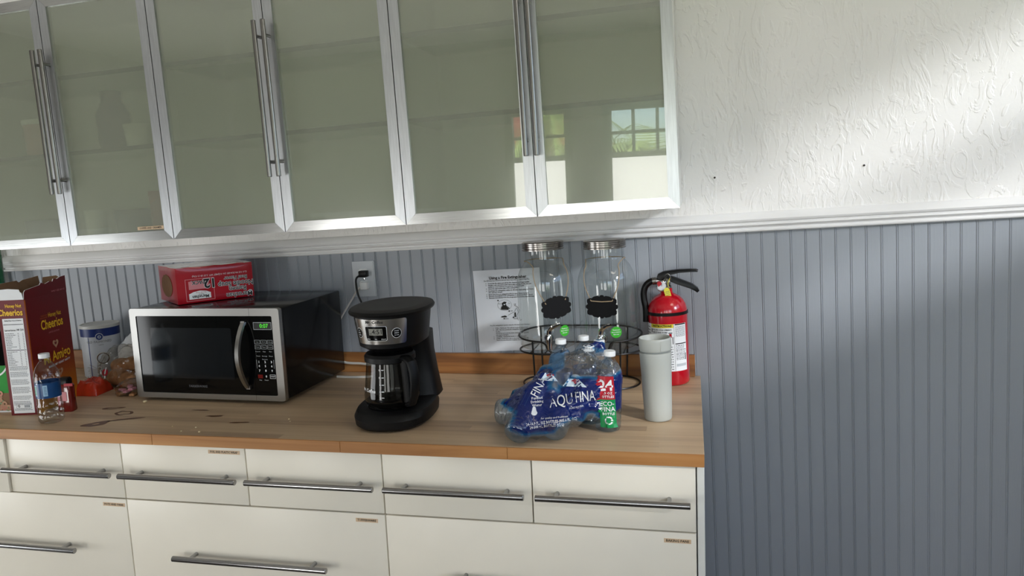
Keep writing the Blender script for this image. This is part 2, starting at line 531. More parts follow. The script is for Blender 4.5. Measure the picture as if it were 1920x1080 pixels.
def wall_with_holes(u0, u1, z0, z1, holes, to3, mname, th=0.12):
    """a wall slab cut by rectangular openings; to3(u, depth, z)"""
    us = sorted({u0, u1} | {h[0] for h in holes} | {h[1] for h in holes})
    zs = sorted({z0, z1} | {h[2] for h in holes} | {h[3] for h in holes})
    mb = MB()
    for i in range(len(us) - 1):
        for j in range(len(zs) - 1):
            cu = (us[i] + us[i + 1]) / 2; cz = (zs[j] + zs[j + 1]) / 2
            if any(h[0] < cu < h[1] and h[2] < cz < h[3] for h in holes): continue
            vs = [to3(u, d, z) for z in (zs[j], zs[j + 1]) for d in (0, th) for u in (us[i], us[i + 1])]
            mb.add(vs, [(0, 2, 3, 1), (4, 5, 7, 6), (0, 1, 5, 4), (2, 6, 7, 3), (0, 4, 6, 2), (1, 3, 7, 5)], mname)
    return mb

mb = MB(); mb.box(XL - 0.3, XR + 0.3, YB - 0.3, 0.3, -0.1, 0.0, 'floor_tile'); struct('floor', mb)
mb = MB(); mb.box(XL - 0.3, XR + 0.3, YB - 0.3, 0.3, ZCEIL, ZCEIL + 0.1, 'ceiling_paint'); struct('ceiling', mb)

# rear wall (behind the camera) with two part-glazed doors, seen mirrored in the cabinet glass
WIN1 = (-1.33, -0.90, 0.25, 2.06); WIN2 = (-0.58, 0.12, 0.25, 2.06); WIN3 = (0.45, 1.75, 1.0, 2.1)
struct('wall_front', wall_with_holes(XL, XR, 0, ZCEIL, [WIN1, WIN2, WIN3], lambda u, d, z: (u, YB - d, z), 'room_paint'))
mat('door_green', '6f776c', 0.45, var=0.03)
mat('sash_white', 'e2e1dc', 0.45, var=0.02)
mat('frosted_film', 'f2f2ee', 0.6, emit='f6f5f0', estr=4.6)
def glazed_door(name, win, cols, label):
    x0, x1, z0, z1 = win
    zt = 1.72
    mb = MB()
    f = 0.045
    for a in ((x0 - f, x0 + 0.015, z0, z1 + f), (x1 - 0.015, x1 + f, z0, z1 + f), (x0, x1, z1 - 0.012, z1 + f), (x0, x1, zt - 0.02, zt + 0.02), (x0, x1, z0, z0 + 0.72)):
        mb.box(a[0], a[1], YB - 0.06, YB + 0.012, a[2], a[3], 'door_green')
    w = (x1 - x0) / cols
    for i in range(1, cols): mb.box(x0 + w * i - 0.011, x0 + w * i + 0.011, YB - 0.05, YB + 0.005, zt, z1, 'door_green')
    mb.box(x0, x1, YB - 0.05, YB + 0.005, 1.872, 1.894, 'door_green')
    d = struct(name, mb, label)
    for i in range(cols):
        for (a, b) in ((zt + 0.02, 1.872), (1.894, z1 - 0.012)):
            p = MB(); p.box(x0 + w * i + 0.011, x0 + w * (i + 1) - 0.011, YB - 0.032, YB - 0.028, a, b, 'pane_glass')
            build('pane', p, d, False)
    p = MB(); p.box(x0 + 0.015, x1 - 0.015, YB - 0.032, YB - 0.026, z0 + 0.72, zt - 0.02, 'frosted_film')
    build('frosted_panel', p, d, False)
glazed_door('door_1', WIN1, 2, 'narrow glazed door with white frosted lower panel')
glazed_door('door_2', WIN2, 4, 'wide glazed door with white frosted lower panel')
mb = MB()
x0, x1, z0, z1 = WIN3
for a in ((x0 - 0.05, x0 + 0.02, z0 - 0.05, z1 + 0.05), (x1 - 0.02, x1 + 0.05, z0 - 0.05, z1 + 0.05), (x0, x1, z1 - 0.02, z1 + 0.05), (x0, x1, z0 - 0.05, z0 + 0.02)):
    mb.box(a[0], a[1], YB - 0.06, YB + 0.015, a[2], a[3], 'sash_white')
struct('window_3', mb)
mb = MB()
for a in ((-3.03, -2.91, 0, 1.36), (-1.99, -1.87, 0, 1.36), (-3.03, -1.87, 1.30, 1.38)): mb.box(a[0], a[1], YB - 0.002, YB + 0.03, a[2], a[3], 'sash_white')
mb.box(-2.91, -1.99, YB - 0.001, YB + 0.01, 0.0, 1.30, 'sash_white')
struct('added_frame_rear', mb)  # invented frame round a solid panel, dressing the added rear lamp

# right-hand wall with a high window, closed left-hand wall with an added lamp frame
WR = (-2.4, -0.30, 1.75, 2.45)
struct('wall_right', wall_with_holes(YB, 0.3, 0, ZCEIL, [WR], lambda u, d, z: (XR + d, u, z), 'room_paint'))
mb = MB()
y0, y1, z0, z1 = WR
for a in ((y0, y0 + 0.05, z0, z1), (y1 - 0.05, y1, z0, z1), (y0, y1, z0, z0 + 0.03), (y0, y1, z1 - 0.03, z1), (y0, y1, 2.07, 2.13), (-1.38, -1.33, z0, z1)):
    mb.box(XR + 0.02, XR + 0.07, a[0], a[1], a[2], a[3], 'sash_white')
wr = struct('window_4', mb)
mb = MB()
for a in ((-3.05, -2.93, 0.1, 1.35), (-1.07, -0.95, 0.1, 1.35), (-3.05, -0.95, 1.23, 1.35), (-3.05, -0.95, 0.1, 0.22)): mb.box(XL - 0.001, XL + 0.04, a[0], a[1], a[2], a[3], 'sash_white')
struct('added_frame_left', mb)  # invented frame on the closed wall, goes with the added left lamp
cl = thing('added_lamp_housing', 'added square housing of the ceiling fill light in front of the free end of the counter', 'ceiling lamp', (0.9, -1.35, ZCEIL - 0.035))  # unseen housing made up to go with the ceiling fill
mb = MB(); mb.box(-0.34, 0.34, -0.34, 0.34, 0.0, 0.0345, 'sash_white', bev=0.006); build('housing', mb, cl)
struct('wall_left', wall_with_holes(YB, 0.3, 0, ZCEIL, [], lambda u, d, z: (XL - d, u, z), 'room_paint'))

# the wall with the counter: plaster above, backing below, all in the tilted frame
mb = MB()
mb.box(XL - 0.1, XR + 0.1, W - 0.001, W + 0.12, 1.36, 2.75, 'plaster')
mb.box(XL - 0.1, XR + 0.1, W + 0.004, W + 0.12, -0.15, 1.36, 'blue_grey_paint')
wall = struct('wall_back', mb, 'plastered wall over blue-grey beadboard behind the counter', M=TM)
PITCH = 0.0416; G0 = 0.0468
prof = [(0, .0015), (.0011, .0002), (.0026, -.0008), (.0041, .0002), (.0052, .0015), (.0066, .0), (PITCH - .0014, .0), (PITCH, .0015)]
pm = MB()
z0, z1 = 0.0, 1.362
n = len(prof)
vs = [(x - 0.0026, W + y, z) for z in (z0, z1) for x, y in prof]
pm.add(vs, [(i, i + 1, n + i + 1, n + i) for i in range(n - 1)], 'blue_grey_paint')
i0 = math.ceil((-2.565 - G0) / PITCH); i1 = int((XR + 0.02 - G0) / PITCH)
plank0 = build('plank', pm, wall, True, 25)
plank0.location = (G0 + PITCH * i0, 0, 0)
for i in range(i0 + 1, i1):
    copy_child(plank0, wall, (G0 + PITCH * i, 0, 0))
for (x, z) in ((0.0845, 1.5121), (0.5014, 1.5172)):
    nb = MB(); nb.lathe([(0.0001, 0.0), (0.0032, 0.0), (0.0026, 0.003), (0.0001, 0.0035)], 'nail_dark', 10, Matrix.Translation((x, W - 0.001, z)) @ Matrix.Rotation(PI / 2, 4, 'X'))
    build('nail', nb, wall)

# chair rail
def extrude_x(mb, prof, x0, x1, mname):
    n = len(prof)
    mb.add([(x, y, z) for x in (x0, x1) for y, z in prof],
           [tuple(range(n)), tuple(range(n, 2 * n))[::-1]] + [(i, n + i, n + (i + 1) % n, (i + 1) % n) for i in range(n)], mname)
rail = [(0.004, 1.344), (-.012, 1.344), (-.0145, 1.347), (-.0145, 1.3505), (-.010, 1.354), (-.0105, 1.357), (-.0165, 1.3605), (-.019, 1.3645), (-.0175, 1.368),
        (-.0125, 1.3695), (-.0125, 1.372), (-.0195, 1.3755), (-.0215, 1.381), (-.0190, 1.388), (-.013, 1.3945), (-.009, 1.400), (-.004, 1.4024), (0.004, 1.4024)]
mb = MB(); extrude_x(mb, [(W + y, z) for y, z in rail], -2.565, XR + 0.03, 'white_trim_paint')
struct('trim_1', mb, 'white moulded chair rail between plaster and beadboard', M=TM, smooth=True)
mb = MB(); mb.box(-2.68, -2.567, W - 0.022, W + 0.01, 0.0, 2.3, 'white_trim_paint', bev=0.003)
struct('trim_2', mb, 'white upright casing board at the left end of the chair rail', M=TM)

# outdoors: lawn, a house with a red roof and palms, seen only as reflections
mat('lawn', '5f7440', 0.9, var=0.3, vscale=2)
mat('patio', 'c9c2b4', 0.8, var=0.08, vscale=1)
mat('house_wall', 'd8cdbc', 0.8, var=0.05)
mat('roof_red', '9c4a3c', 0.7, var=0.15, vscale=3)
mat('palm_green', 'a3b566', 0.6, var=0.3, vscale=4)
mat('palm_trunk', '8a7862', 0.8, var=0.2, vscale=8)
mb = MB(); mb.box(-40, 40, -60, YB - 0.35, -0.5, -0.25, 'lawn'); mb.box(-6, 6, -9, YB - 0.36, -0.25, -0.2, 'patio')
mb.box(XR + 0.4, 40, YB - 0.34, 20, -0.5, -0.25, 'patio')
struct('ground', mb)
h = thing('house', 'far pale house with a red hipped roof beyond the rear doors', 'house', (-8.0, -26, -0.25))
mb = MB(); mb.box(-5, 5, -4, 4, 0, 3.0, 'house_wall'); build('walls', mb, h, False)
mb = MB(); mb.add([(-5.6, -4.6, 3), (5.6, -4.6, 3), (5.6, 4.6, 3), (-5.6, 4.6, 3), (-2, 0, 5.4), (2, 0, 5.4)], [(0, 1, 5, 4), (1, 2, 5), (2, 3, 4, 5), (3, 0, 4), (0, 3, 2, 1)], 'roof_red')
build('roof', mb, h, False)
def palm(x, y, H, label):
    t = thing('palm_tree', label, 'tree', (x, y, -0.25))
    mb = MB(); mb.tube([(0, 0, 0), (0.05, 0.02, H * .5), (0, 0, H)], [0.2, 0.15, 0.13], 'palm_trunk', 10); build('trunk', mb, t)
    mb = MB(); rng = random.Random(int(x * 10))
    for k in range(26):
        a = rng.uniform(0, 2 * PI); el = rng.uniform(-0.7, 1.1); L = rng.uniform(1.3, 1.9)
        P = []
        for i in range(7):
            s = i / 6
            r = L * s * math.cos(el * (1 - .4 * s)); z = L * s * math.sin(el) - 1.0 * s * s
            P.append(Vector((math.cos(a) * r, math.sin(a) * r, H + z)))
        side = Vector((-math.sin(a), math.cos(a), 0))
        for i in range(1, 7):
            for sg in (-1, 1):
                for q in range(4):
                    b = P[i - 1].lerp(P[i], q / 4)
                    tip = b + side * sg * 0.38 * (1 - .5 * i / 7) + (P[i] - P[i - 1]) * 0.9 - Vector((0, 0, .12))
                    mb.add([b - side * .02, b + (P[i] - P[i - 1]) * .16, tip], [(0, 1, 2)], 'palm_green')
    c = build('fronds', mb, t, False); c['kind'] = 'stuff'
palm(-.45, -9.0, 2.1, 'short palm tree outside the wide glazed door, left one')
palm(1.3, -13.4, 2.9, 'short palm tree outside the wide glazed door, right one')
palm(-3.2, -16, 3.6, 'taller palm tree outside the narrow glazed door')

# ------------------------------------------------------------------ base units, worktop
def tape_label(parent, body, x0, x1, zc, y, h=0.0102):
    mb = MB()
    mb.box(x0, x1, y - 0.0006, y, zc - h / 2, zc + h / 2, 'label_tape')
    M = XZ(((x0 + x1) / 2, y - 0.0006, zc))
    tv, tf = text_mesh(body, 0.0082, bold=0.02)
    w = max(v[0] for v in tv) - min(v[0] for v in tv)
    k = min(1.0, (x1 - x0) * 0.86 / w)
    mb.add([(a * k, b, 0.0003) for a, b in tv], tf, 'ink_black', M)
    return build('tape_label', mb, parent, False, label='tan label tape printed ' + body)

def bar_handle(parent, xc, z, half, post, y0, r=0.0078, off=0.035, vert=False, mname='bar_steel'):
    mb = MB()
    y = y0 - off
    if vert:
        ends = [(xc, y, z - half), (xc, y, z + half)]; ps = [(xc, z - post), (xc, z + post)]
    else:
        ends = [(xc - half, y, z), (xc + half, y, z)]; ps = [(xc - post, z), (xc + post, z)]
    a, b = Vector(ends[0]), Vector(ends[1]); t = (b - a).normalized() * 0.0012
    mb.tube([a, a + t * 0.01, a + t, b - t, b - t * 0.01, b], [r * .8, r * .86, r, r, r * .86, r * .8], mname, 20)
    for (px, pz) in ps:
        mb.tube([(px, y, pz), (px, y0 + 0.0002, pz)], 0.0055, mname, 12)
    return build('handle', mb, parent, label='brushed steel bar handle')

XD0 = -1.9007; DW = 0.381
def drawer_front(parent, x0, x1, z0, z1, yf=YD):
    mb = MB(); g = 0.0016
    mb.box(x0 + g, x1 - g, yf, yf + 0.019, z0 + g, z1 - g, 'cream_laminate', bev=0.0012, seg=2)
    return build('drawer', mb, parent)

def base_unit(x0, label, end_panel, stickers, proud=0.0):
    u = thing('drawer_unit', label, 'drawer unit', (0, 0, 0), group='cream drawer units under the worktop')
    mb = MB()
    mb.box(x0 + 0.0005, x0 + 0.016, YD + 0.021, 0.02, 0.10, 0.8715, 'carcass_white')
    mb.box(x0 + 0.746, x0 + 0.7615, YD + 0.021, 0.02, 0.10, 0.8715, 'carcass_white')
    mb.box(x0 + 0.016, x0 + 0.746, YD + 0.021, 0.02, 0.855, 0.8715, 'carcass_white')
    mb.box(x0 + 0.016, x0 + 0.746, YD + 0.021, 0.02, 0.10, 0.116, 'carcass_white')
    mb.box(x0 + 0.016, x0 + 0.746, 0.004, 0.012, 0.116, 0.855, 'carcass_white')
    mb.box(x0 + 0.016, x0 + 0.746, YD + 0.024, YD + 0.04, 0.116, 0.855, 'dark_gap')
    mb.box(x0 + 0.002, x0 + 0.76, YD + 0.07, YD + 0.085, 0.0, 0.10, 'carcass_white')
    build('body', mb, u, False)
    if end_panel:
        mb = MB(); mb.box(x0 + 0.7635, x0 + 0.780, YD + 0.006, 0.02, 0.0, 0.8715, 'carcass_white', bev=0.0012); build('end_panel', mb, u, False)
    rows = [(x0, x0 + DW, 0.7104, 0.8705, proud), (x0 + DW, x0 + 2 * DW, 0.7104, 0.8705, 0), (x0, x0 + 2 * DW, 0.408, 0.7098, 0), (x0, x0 + 2 * DW, 0.112, 0.408, 0)]
    for i, (a, b, z0, z1, pr) in enumerate(rows):
        d = drawer_front(u, a, b, z0, z1, YD - pr)
        c = (a + b) / 2
        if i < 2: bar_handle(d, c, 0.789, 0.177, 0.1295, YD - pr)
        elif i == 2: bar_handle(d, c, 0.565, 0.225, 0.176, YD)
        else: bar_handle(d, c, 0.262, 0.225, 0.176, YD)
        if i in stickers: tape_label(d, *stickers[i], YD - pr)
    return u
base_unit(XD0 - DW, 'cream drawer unit under the cereal boxes, labelled POTS AND PANS', False, {2: ('POTS AND PANS', -1.5969, -1.5257, 0.6915)}, proud=0.007)
base_unit(XD0 + DW, 'cream drawer unit below microwave and coffee maker, labelled TUPPERWARE'.replace('TUPPERWARE', 'FOIL AND PLASTIC WRAP'), False,
          {0: ('FOIL AND PLASTIC WRAP', -1.2478, -1.154, 0.8556), 2: ('TUPPERWARE', -0.8388, -0.7785, 0.6917)})
base_unit(XD0 + 3 * DW, 'cream drawer unit at the free end of the counter, labelled BAKING PANS', True, {2: ('BAKING PANS', -0.0699, -0.0089, 0.6888)})

wt = thing('worktop', 'long butcher-block worktop with an orange-brown front edge, stained near the left', 'worktop', (0, 0, 0))
mb = MB(); mb.box(-2.63, 0.0225, -0.6640, 0.0400, 0.8725, ZC, 'worktop_wood', bev=0.0008); build('slab', mb, wt, False)
k = 0
xs = [-2.63, -1.95, -1.405, -0.86, -0.43, 0.0225]
for i in range(len(xs) - 1):
    mb = MB(); mb.box(xs[i] + 0.0003, xs[i + 1] - 0.0003, -0.6695 - 0.0002 * (i % 2), -0.6642, 0.8727, ZC - 0.0002 * ((i + 1) % 2), 'edge_wood', bev=0.0007)
    build('edge_strip', mb, wt, False)
def stain(parent, x, y, rx, ry, rot, mname, seed, hole=0.0, name='stain'):
    rng = random.Random(seed); mb = MB(); n = 22
    ph = [rng.uniform(0, 6) for _ in range(3)]
    def rad(a): return 1 + .18 * math.sin(2 * a + ph[0]) + .12 * math.sin(3 * a + ph[1]) + .08 * math.sin(5 * a + ph[2])
    out = []; inn = []
    for i in range(n):
        a = 2 * PI * i / n; r = rad(a)
        for L, q in ((out, 1.0), (inn, hole)):
            px, py = rx * r * q * math.cos(a), ry * r * q * math.sin(a)
            L.append((x + px * math.cos(rot) - py * math.sin(rot), y + px * math.sin(rot) + py * math.cos(rot), ZC + 0.0004))
    if hole:
        mb.add(out + inn, [(i, (i + 1) % n, n + (i + 1) % n, n + i) for i in range(n)], mname)
    else: mb.add(out, [tuple(range(n))], mname)
    build(name, mb, parent, False)
def Zp(x, y): return x, y
for (x, y, rx, ry, rot, h_, sd) in ((-1.639, -0.602, .031, .025, .5, .25, 1), (-1.636, -0.497, .030, .020, -.5, .66, 2), (-1.581, -0.552, .042, .009, .45, 0, 3),
                                    (-1.71, -0.455, .03, .012, .3, .5, 4), (-1.41, -0.45, .03, .004, .05, 0, 5), (-1.33, -0.50, .03, .006, .1, 0, 6), (-1.22, -0.55, .025, .006, .2, 0, 7)):
    stain(wt, x, y, rx, ry, rot, 'wet_stain', sd, h_)
for (x, y, rx, ry, sd) in ((-0.60, -0.612, .008, .003, 11), (-1.15, -0.56, .05, .004, 12), (-0.672, -0.6555, .02, .004, 13)):
    stain(wt, x, y, rx, ry, 0.05, 'pale_scuff', sd, 0, 'scuff')

mb = MB(); mb.box(-2.60, 0.0065, 0.0245, 0.0415, ZC + 0.0004, 0.9705, 'oak_upstand', bev=0.0012)
bs = build('worktop_upstand', mb, None, False); bs['label'] = 'oak upstand board along the wall at the back of the worktop'; bs['category'] = 'upstand'

# crumbs
crumb_spots = [(272, -1.6501, -0.3887, .0065), (1, -1.39, -0.603, .002), (2, -1.315, -0.606, .003), (3, -1.335, -0.640, .0028), (4, -1.28, -0.640, .003), (5, -1.09, -0.510, .0025), (6, -1.075, -0.530, .002)]
for i, (sd, x, y, r) in enumerate(crumb_spots):
    bm = bmesh.new(); bmesh.ops.create_icosphere(bm, subdivisions=2, radius=r)
    for v in bm.verts: v.co *= 1 + 0.25 * noise.noise(v.co * 300 + Vector((i, 0, 0))); v.co.z *= 0.55
    zmin = min(v.co.z for v in bm.verts)
    mb = MB(); mb.bm(bm, 'crumb', Matrix.Translation((0, 0, -zmin)))
    o = build('crumb', mb, None); o.location = (x, y, ZC + 0.0003)
    o['category'] = 'crumb'
    if i == 0: o['label'] = 'largest pale crumb on the worktop below the microwave corner'
    else: o['label'] = 'tiny pale crumb on the worktop in front of the microwave'; o['group'] = 'tiny crumbs in front of the microwave'

# ------------------------------------------------------------------ wall cabinets with frosted doors
XU0 = -1.9137; UW = 0.3799; ZU0, ZU1 = 1.4405, 2.201
FW = 0.0290
def cab_door(parent, x0, x1, handle_x, hz=1.8225):
    g = 0.0013; a, b, z0, z1 = x0 + g, x1 - g, ZU0, ZU1
    y0, y1 = YU, YU + 0.020
    mb = MB(); e = 0.00018
    def bar(pts, mname):
        n = 4; c = [(p[0], y0 + 0.0006, p[1]) for p in pts]
        cx = sum(p[0] for p in pts) / 4; cz = sum(p[1] for p in pts) / 4
        mb.add([(p[0], y0, p[1]) for p in pts] + [(p[0], y1, p[1]) for p in pts],
               [(0, 1, 2, 3), (7, 6, 5, 4)] + [(i, 4 + i, 4 + (i + 1) % 4, (i + 1) % 4) for i in range(4)], mname)
    f = FW
    bar([(a, z0 + e), (a + f - e, z0 + f + e), (a + f, z1 - f - e), (a, z1 - e)][::-1][::-1], 'aluminium')
    bar([(b, z0 + e), (b, z1 - e), (b - f, z1 - f - e), (b - f, z0 + f + e)], 'aluminium')
    bar([(a + e, z0), (b - e, z0), (b - f - e, z0 + f), (a + f + e, z0 + f)], 'aluminium_level')
    bar([(a + e, z1), (a + f + e, z1 - f), (b - f - e, z1 - f), (b - e, z1)], 'aluminium_level')
    d = build('door', mb, parent, False)
    mb = MB(); mb.box(a + f - 0.004, b - f + 0.004, y0 + 0.005, y0 + 0.009, z0 + f - 0.004, z1 - f + 0.004, 'frosted_glass')
    build('glass_panel', mb, d, False, label='frosted glass panel')
    bar_handle(d, handle_x, hz, 0.2195, 0.1766, YU, r=0.0068, off=0.029, vert=True, mname='bar_steel_upright')
    return d
def wall_cabinet(x0, label):
    u = thing('wall_cabinet', label, 'wall cabinet', M=TM.copy(), group='frosted glass wall cabinets')
    x1 = x0 + 2 * UW; yb, yf = W - 0.0035, YU + 0.0215
    mb = MB(); t = 0.016; c = 'carcass_white'
    mb.box(x0 + .0006, x0 + t, yf, yb, ZU0 + .001, ZU1 - .001, c); mb.box(x1 - t, x1 - .0006, yf, yb, ZU0 + .001, ZU1 - .001, c)
    mb.box(x0 + t, x1 - t, yf, yb, ZU0 + .001, ZU0 + t, c); mb.box(x0 + t, x1 - t, yf, yb, ZU1 - t, ZU1 - .001, c)
    mb.box(x0 + t, x1 - t, yb - .006, yb, ZU0 + t, ZU1 - t, c)
    build('body', mb, u, False)
    for z in (1.9585, 1.727):
        mb = MB(); mb.box(x0 + t + .001, x1 - t - .001, YU + 0.0132, yb - 0.02, z - 0.0035, z + 0.0035, 'shelf_glass'); mb.box(x0 + t + .001, x1 - t - .001, YU + 0.0115, YU + 0.0130, z - 0.0065, z + 0.0065, 'shelf_glass_edge'); build('shelf', mb, u, False)
    dl = cab_door(u, x0, x0 + UW, x0 + UW - 0.0145)
    dr = cab_door(u, x0 + UW, x1, x0 + UW + 0.0145)
    return u, dl, dr
u, dl, dr = wall_cabinet(XU0 - UW, 'frosted glass wall cabinet over the cereal boxes, with shapes showing through, labelled COFFEE AND CREAMER')
tape_label(dr, 'COFFEE AND CREAMER', -1.6582, -1.5651, 1.4795, YU)
wall_cabinet(XU0 + UW, 'frosted glass wall cabinet above the microwave and the coffee maker')
wall_cabinet(XU0 + 3 * UW, 'frosted glass wall cabinet at the free end, with doors reflected in it')

def in_cab(name, label, cat, x, z, prof, mname, lid=None, y=-0.19, sx=1, sy=1):
    t = thing(name, label, cat, M=TM @ Matrix.Translation((x, y, z)))
    mb = MB(); mb.lathe(prof, mname, 24, sx=sx, sy=sy); build('body', mb, t)
    if lid:
        mb = MB(); mb.lathe(lid[0], lid[1], 24); build('lid', mb, t)
SH = 1.7310; CB = ZU0 + 0.0165
mat('mug_red', '8c2f28', 0.4, var=0.05); mat('tub_pink', 'b98f86', 0.5, var=0.05); mat('tub_white', 'dcdfd8', 0.4, var=0.02)
in_cab('jug', 'dark blue jug blurred behind frosted glass on the middle shelf', 'jug', -1.745, SH, [(.045, 0), (.05, .02), (.05, .11), (.03, .15), (.03, .165)], 'jug_blue', ([(.032, .1652), (.032, .18), (.0, .18)], 'jug_blue'), -0.252)
in_cab('tub', 'pale tub blurred behind frosted glass beside the dark blue jug', 'tub', -1.655, SH, [(.035, 0), (.038, .06)], 'tub_white', ([(.04, .0602), (.04, .07), (.0, .07)], 'tub_white'), -0.262)
in_cab('mug', 'white mug blurred behind frosted glass on the cabinet floor', 'mug', -1.845, CB, [(.03, 0), (.034, .09), (.032, .09), (.028, .004), (.0, .004)], 'tub_white', None, -0.268)
in_cab('canister', 'reddish canister blurred behind frosted glass at the cabinet corner', 'canister', -1.60, CB, [(.032, 0), (.034, .12)], 'mug_red', ([(.035, .1202), (.035, .135), (0, .135)], 'mug_red'), -0.266)
in_cab('tub', 'pinkish tub blurred behind the frosted glass at the far left', 'tub', -2.02, SH, [(.06, 0), (.064, .10)], 'tub_pink', ([(.066, .1002), (.066, .115), (0, .115)], 'tub_white'), -0.236)
in_cab('pot', 'dark pot blurred behind frosted glass on the cabinet floor', 'pot', -2.06, CB, [(.075, 0), (.08, .07), (.076, .07), (.07, .004), (0, .004)], 'jug_blue', None, -0.222)
in_cab('pot', 'dark round pot blurred behind frosted glass, next to the reddish canister', 'pot', -1.72, CB, [(.06, 0), (.066, .085), (.062, .085), (.056, .004), (0, .004)], 'jug_blue', None, -0.235)

# ------------------------------------------------------------------ microwave
mw = thing('microwave', 'black countertop microwave with a steel front frame and green clock', 'microwave', (-1.4315, -0.3700, ZC), math.radians(-1.37))
mb = MB(); mb.box(-.256, .256, .022, .385, .012, .289, 'black_enamel', bev=.005, seg=2)
mb.box(-.258, .258, .012, .0225, .0135, .2885, 'black_plastic', bev=.003)
build('body', mb, mw)
for x in (-.21, .21):
    for y in (.06, .33):
        f = MB(); f.lathe([(.014, 0), (.016, .0125)], 'black_plastic', 16, Matrix.Translation((x, y, 0))); build('foot', f, mw)
def frame_ring(mb, x0, x1, z0, z1, ix0, ix1, iz0, iz1, r, ir, y0, y1, mname):
    o = rrect(x0, x1, z0, z1, r, 5); i = rrect(ix0, ix1, iz0, iz1, ir, 5); n = len(o)
    vs = [(p[0], y, p[1]) for y in (y0, y1) for L in (o, i) for p in L]
    fs = []
    for k in range(n):
        k2 = (k + 1) % n
        fs += [(k, k2, n + k2, n + k), (2 * n + k, 3 * n + k, 3 * n + k2, 2 * n + k2), (k, 2 * n + k, 2 * n + k2, k2), (n + k, n + k2, 3 * n + k2, 3 * n + k)]
    mb.add(vs, fs, mname)
mb = MB(); frame_ring(mb, -.2595, .2595, .0115, .2905, -.2372, .2352, .0280, .2680, .008, .004, -.004, .0125, 'brushed_steel')
for z0, z1 in ((.0113, .0282), (.2678, .2907)): mb.box(.1610, .1617, -.0042, .0, z0, z1, 'dark_gap')
build('front_frame', mb, mw)
door = MB(); door.box(-.2374, .1611, -.0015, .012, .0278, .2682, 'black_gloss')
d = build('door', door, mw, False)
p = MB(); p.prism(rrect(-.190, .093, .074, .231, .004), 0, .0005, 'window_mesh', XZ((0, -.0017, 0))); build('window', p, d, False, label='dark mesh window')
MF = XZ((0, -.0016, 0))
lg = MB(); text(lg, 'FARBERWARE', .0105, 'ink_grey', MF, -.038, .050, bold=.01); build('lettering', lg, d, False)
mb = MB()
P = []; 
for i in range(17):
    s = i / 16; z = .050 + .200 * s; b = math.sin(PI * s)
    P.append((.140 + .003 * (s - .5) - .004 * b, -.008 - .036 * b ** .8, z))
rings = []
for i, q in enumerate(P):
    w = .0088
    rings.append([(q[0] - w, q[1] + .004, q[2]), (q[0] - w * .7, q[1] - .003, q[2]), (q[0] + w * .7, q[1] - .003, q[2]), (q[0] + w, q[1] + .004, q[2])])
mb.loft(rings, 'brushed_steel')
for z in (.053, .247): mb.box(.134, .147, -.010, .0, z - .006, z + .006, 'brushed_steel')
build('handle', mb, d, True, 50, label='bowed steel handle')
cp = MB(); cp.box(.1618, .2354, -.0015, .012, .0278, .2682, 'black_gloss')
c = build('control_panel', cp, mw, False)
q = MB()
def outline(mb, x0, x1, z0, z1, t, mname, M, z=.0005):
    rect(mb, x0, x1, z0, z0 + t, mname, M, z); rect(mb, x0, x1, z1 - t, z1, mname, M, z)
    rect(mb, x0, x0 + t, z0, z1, mname, M, z); rect(mb, x1 - t, x1, z0, z1, mname, M, z)
rect(q, .1715, .2305, .2275, .2485, 'lcd_green', MF, .0003)
outline(q, .1710, .2310, .2270, .2490, .0011, 'plate_white', MF)
text(q, '0:07', .0165, 'digit_green', MF, .206, .2378, .0006, bold=.01)
build('display', q, c, False, label='green clock display reading 0:07')
q = MB()
lab = [['Soup', 'Clock', 'Defrost'], ['Potato', 'Timer', 'Frozen']]
for r, z in enumerate((.190, .1745)):
    for k, x in enumerate((.1795, .2005, .2215)):
        outline(q, x - .0092, x + .0092, z - .0058, z + .0058, .0007, 'plate_white', MF); text(q, lab[r][k], .0046, 'plate_white', MF, x, z, .0006)
for z, row in ((.161, ('Popcorn', 'Pizza', 'Plate')), (.1475, ('Frozen', 'Beverage', 'Dinner'))):
    for x, s in zip((.1795, .2005, .2215), row): text(q, s, .0046, 'plate_white', MF, x, z, .0006)
text(q, 'Favourite', .0048, 'plate_white', MF, .2005, .1375, .0006)
for z, row in ((.1295, '123'), (.117, '456'), (.103, '789')):
    for x, s in zip((.1795, .2005, .2215), row): text(q, s, .0092, 'ink_white', MF, x, z, .0006, bold=.03)
for x0 in (.1715, .2285): rect(q, x0, x0 + .0008, .110, .136, 'plate_white', MF)
rect(q, .1725, .1885, .080, .091, 'red_dark', MF); text(q, '0', .0092, 'ink_white', MF, .2005, .0855, .0006, bold=.03)
outline(q, .2125, .2315, .0795, .0915, .0009, 'ink_white', MF); text(q, 'START', .0052, 'ink_white', MF, .222, .0855, .0006, bold=.02)
text(q, 'Stop', .0048, 'ink_white', MF, .1805, .0745, .0006); text(q, 'Power', .0048, 'ink_white', MF, .2005, .0745, .0006)
build('keypad', q, c, False, label='white printed keypad')

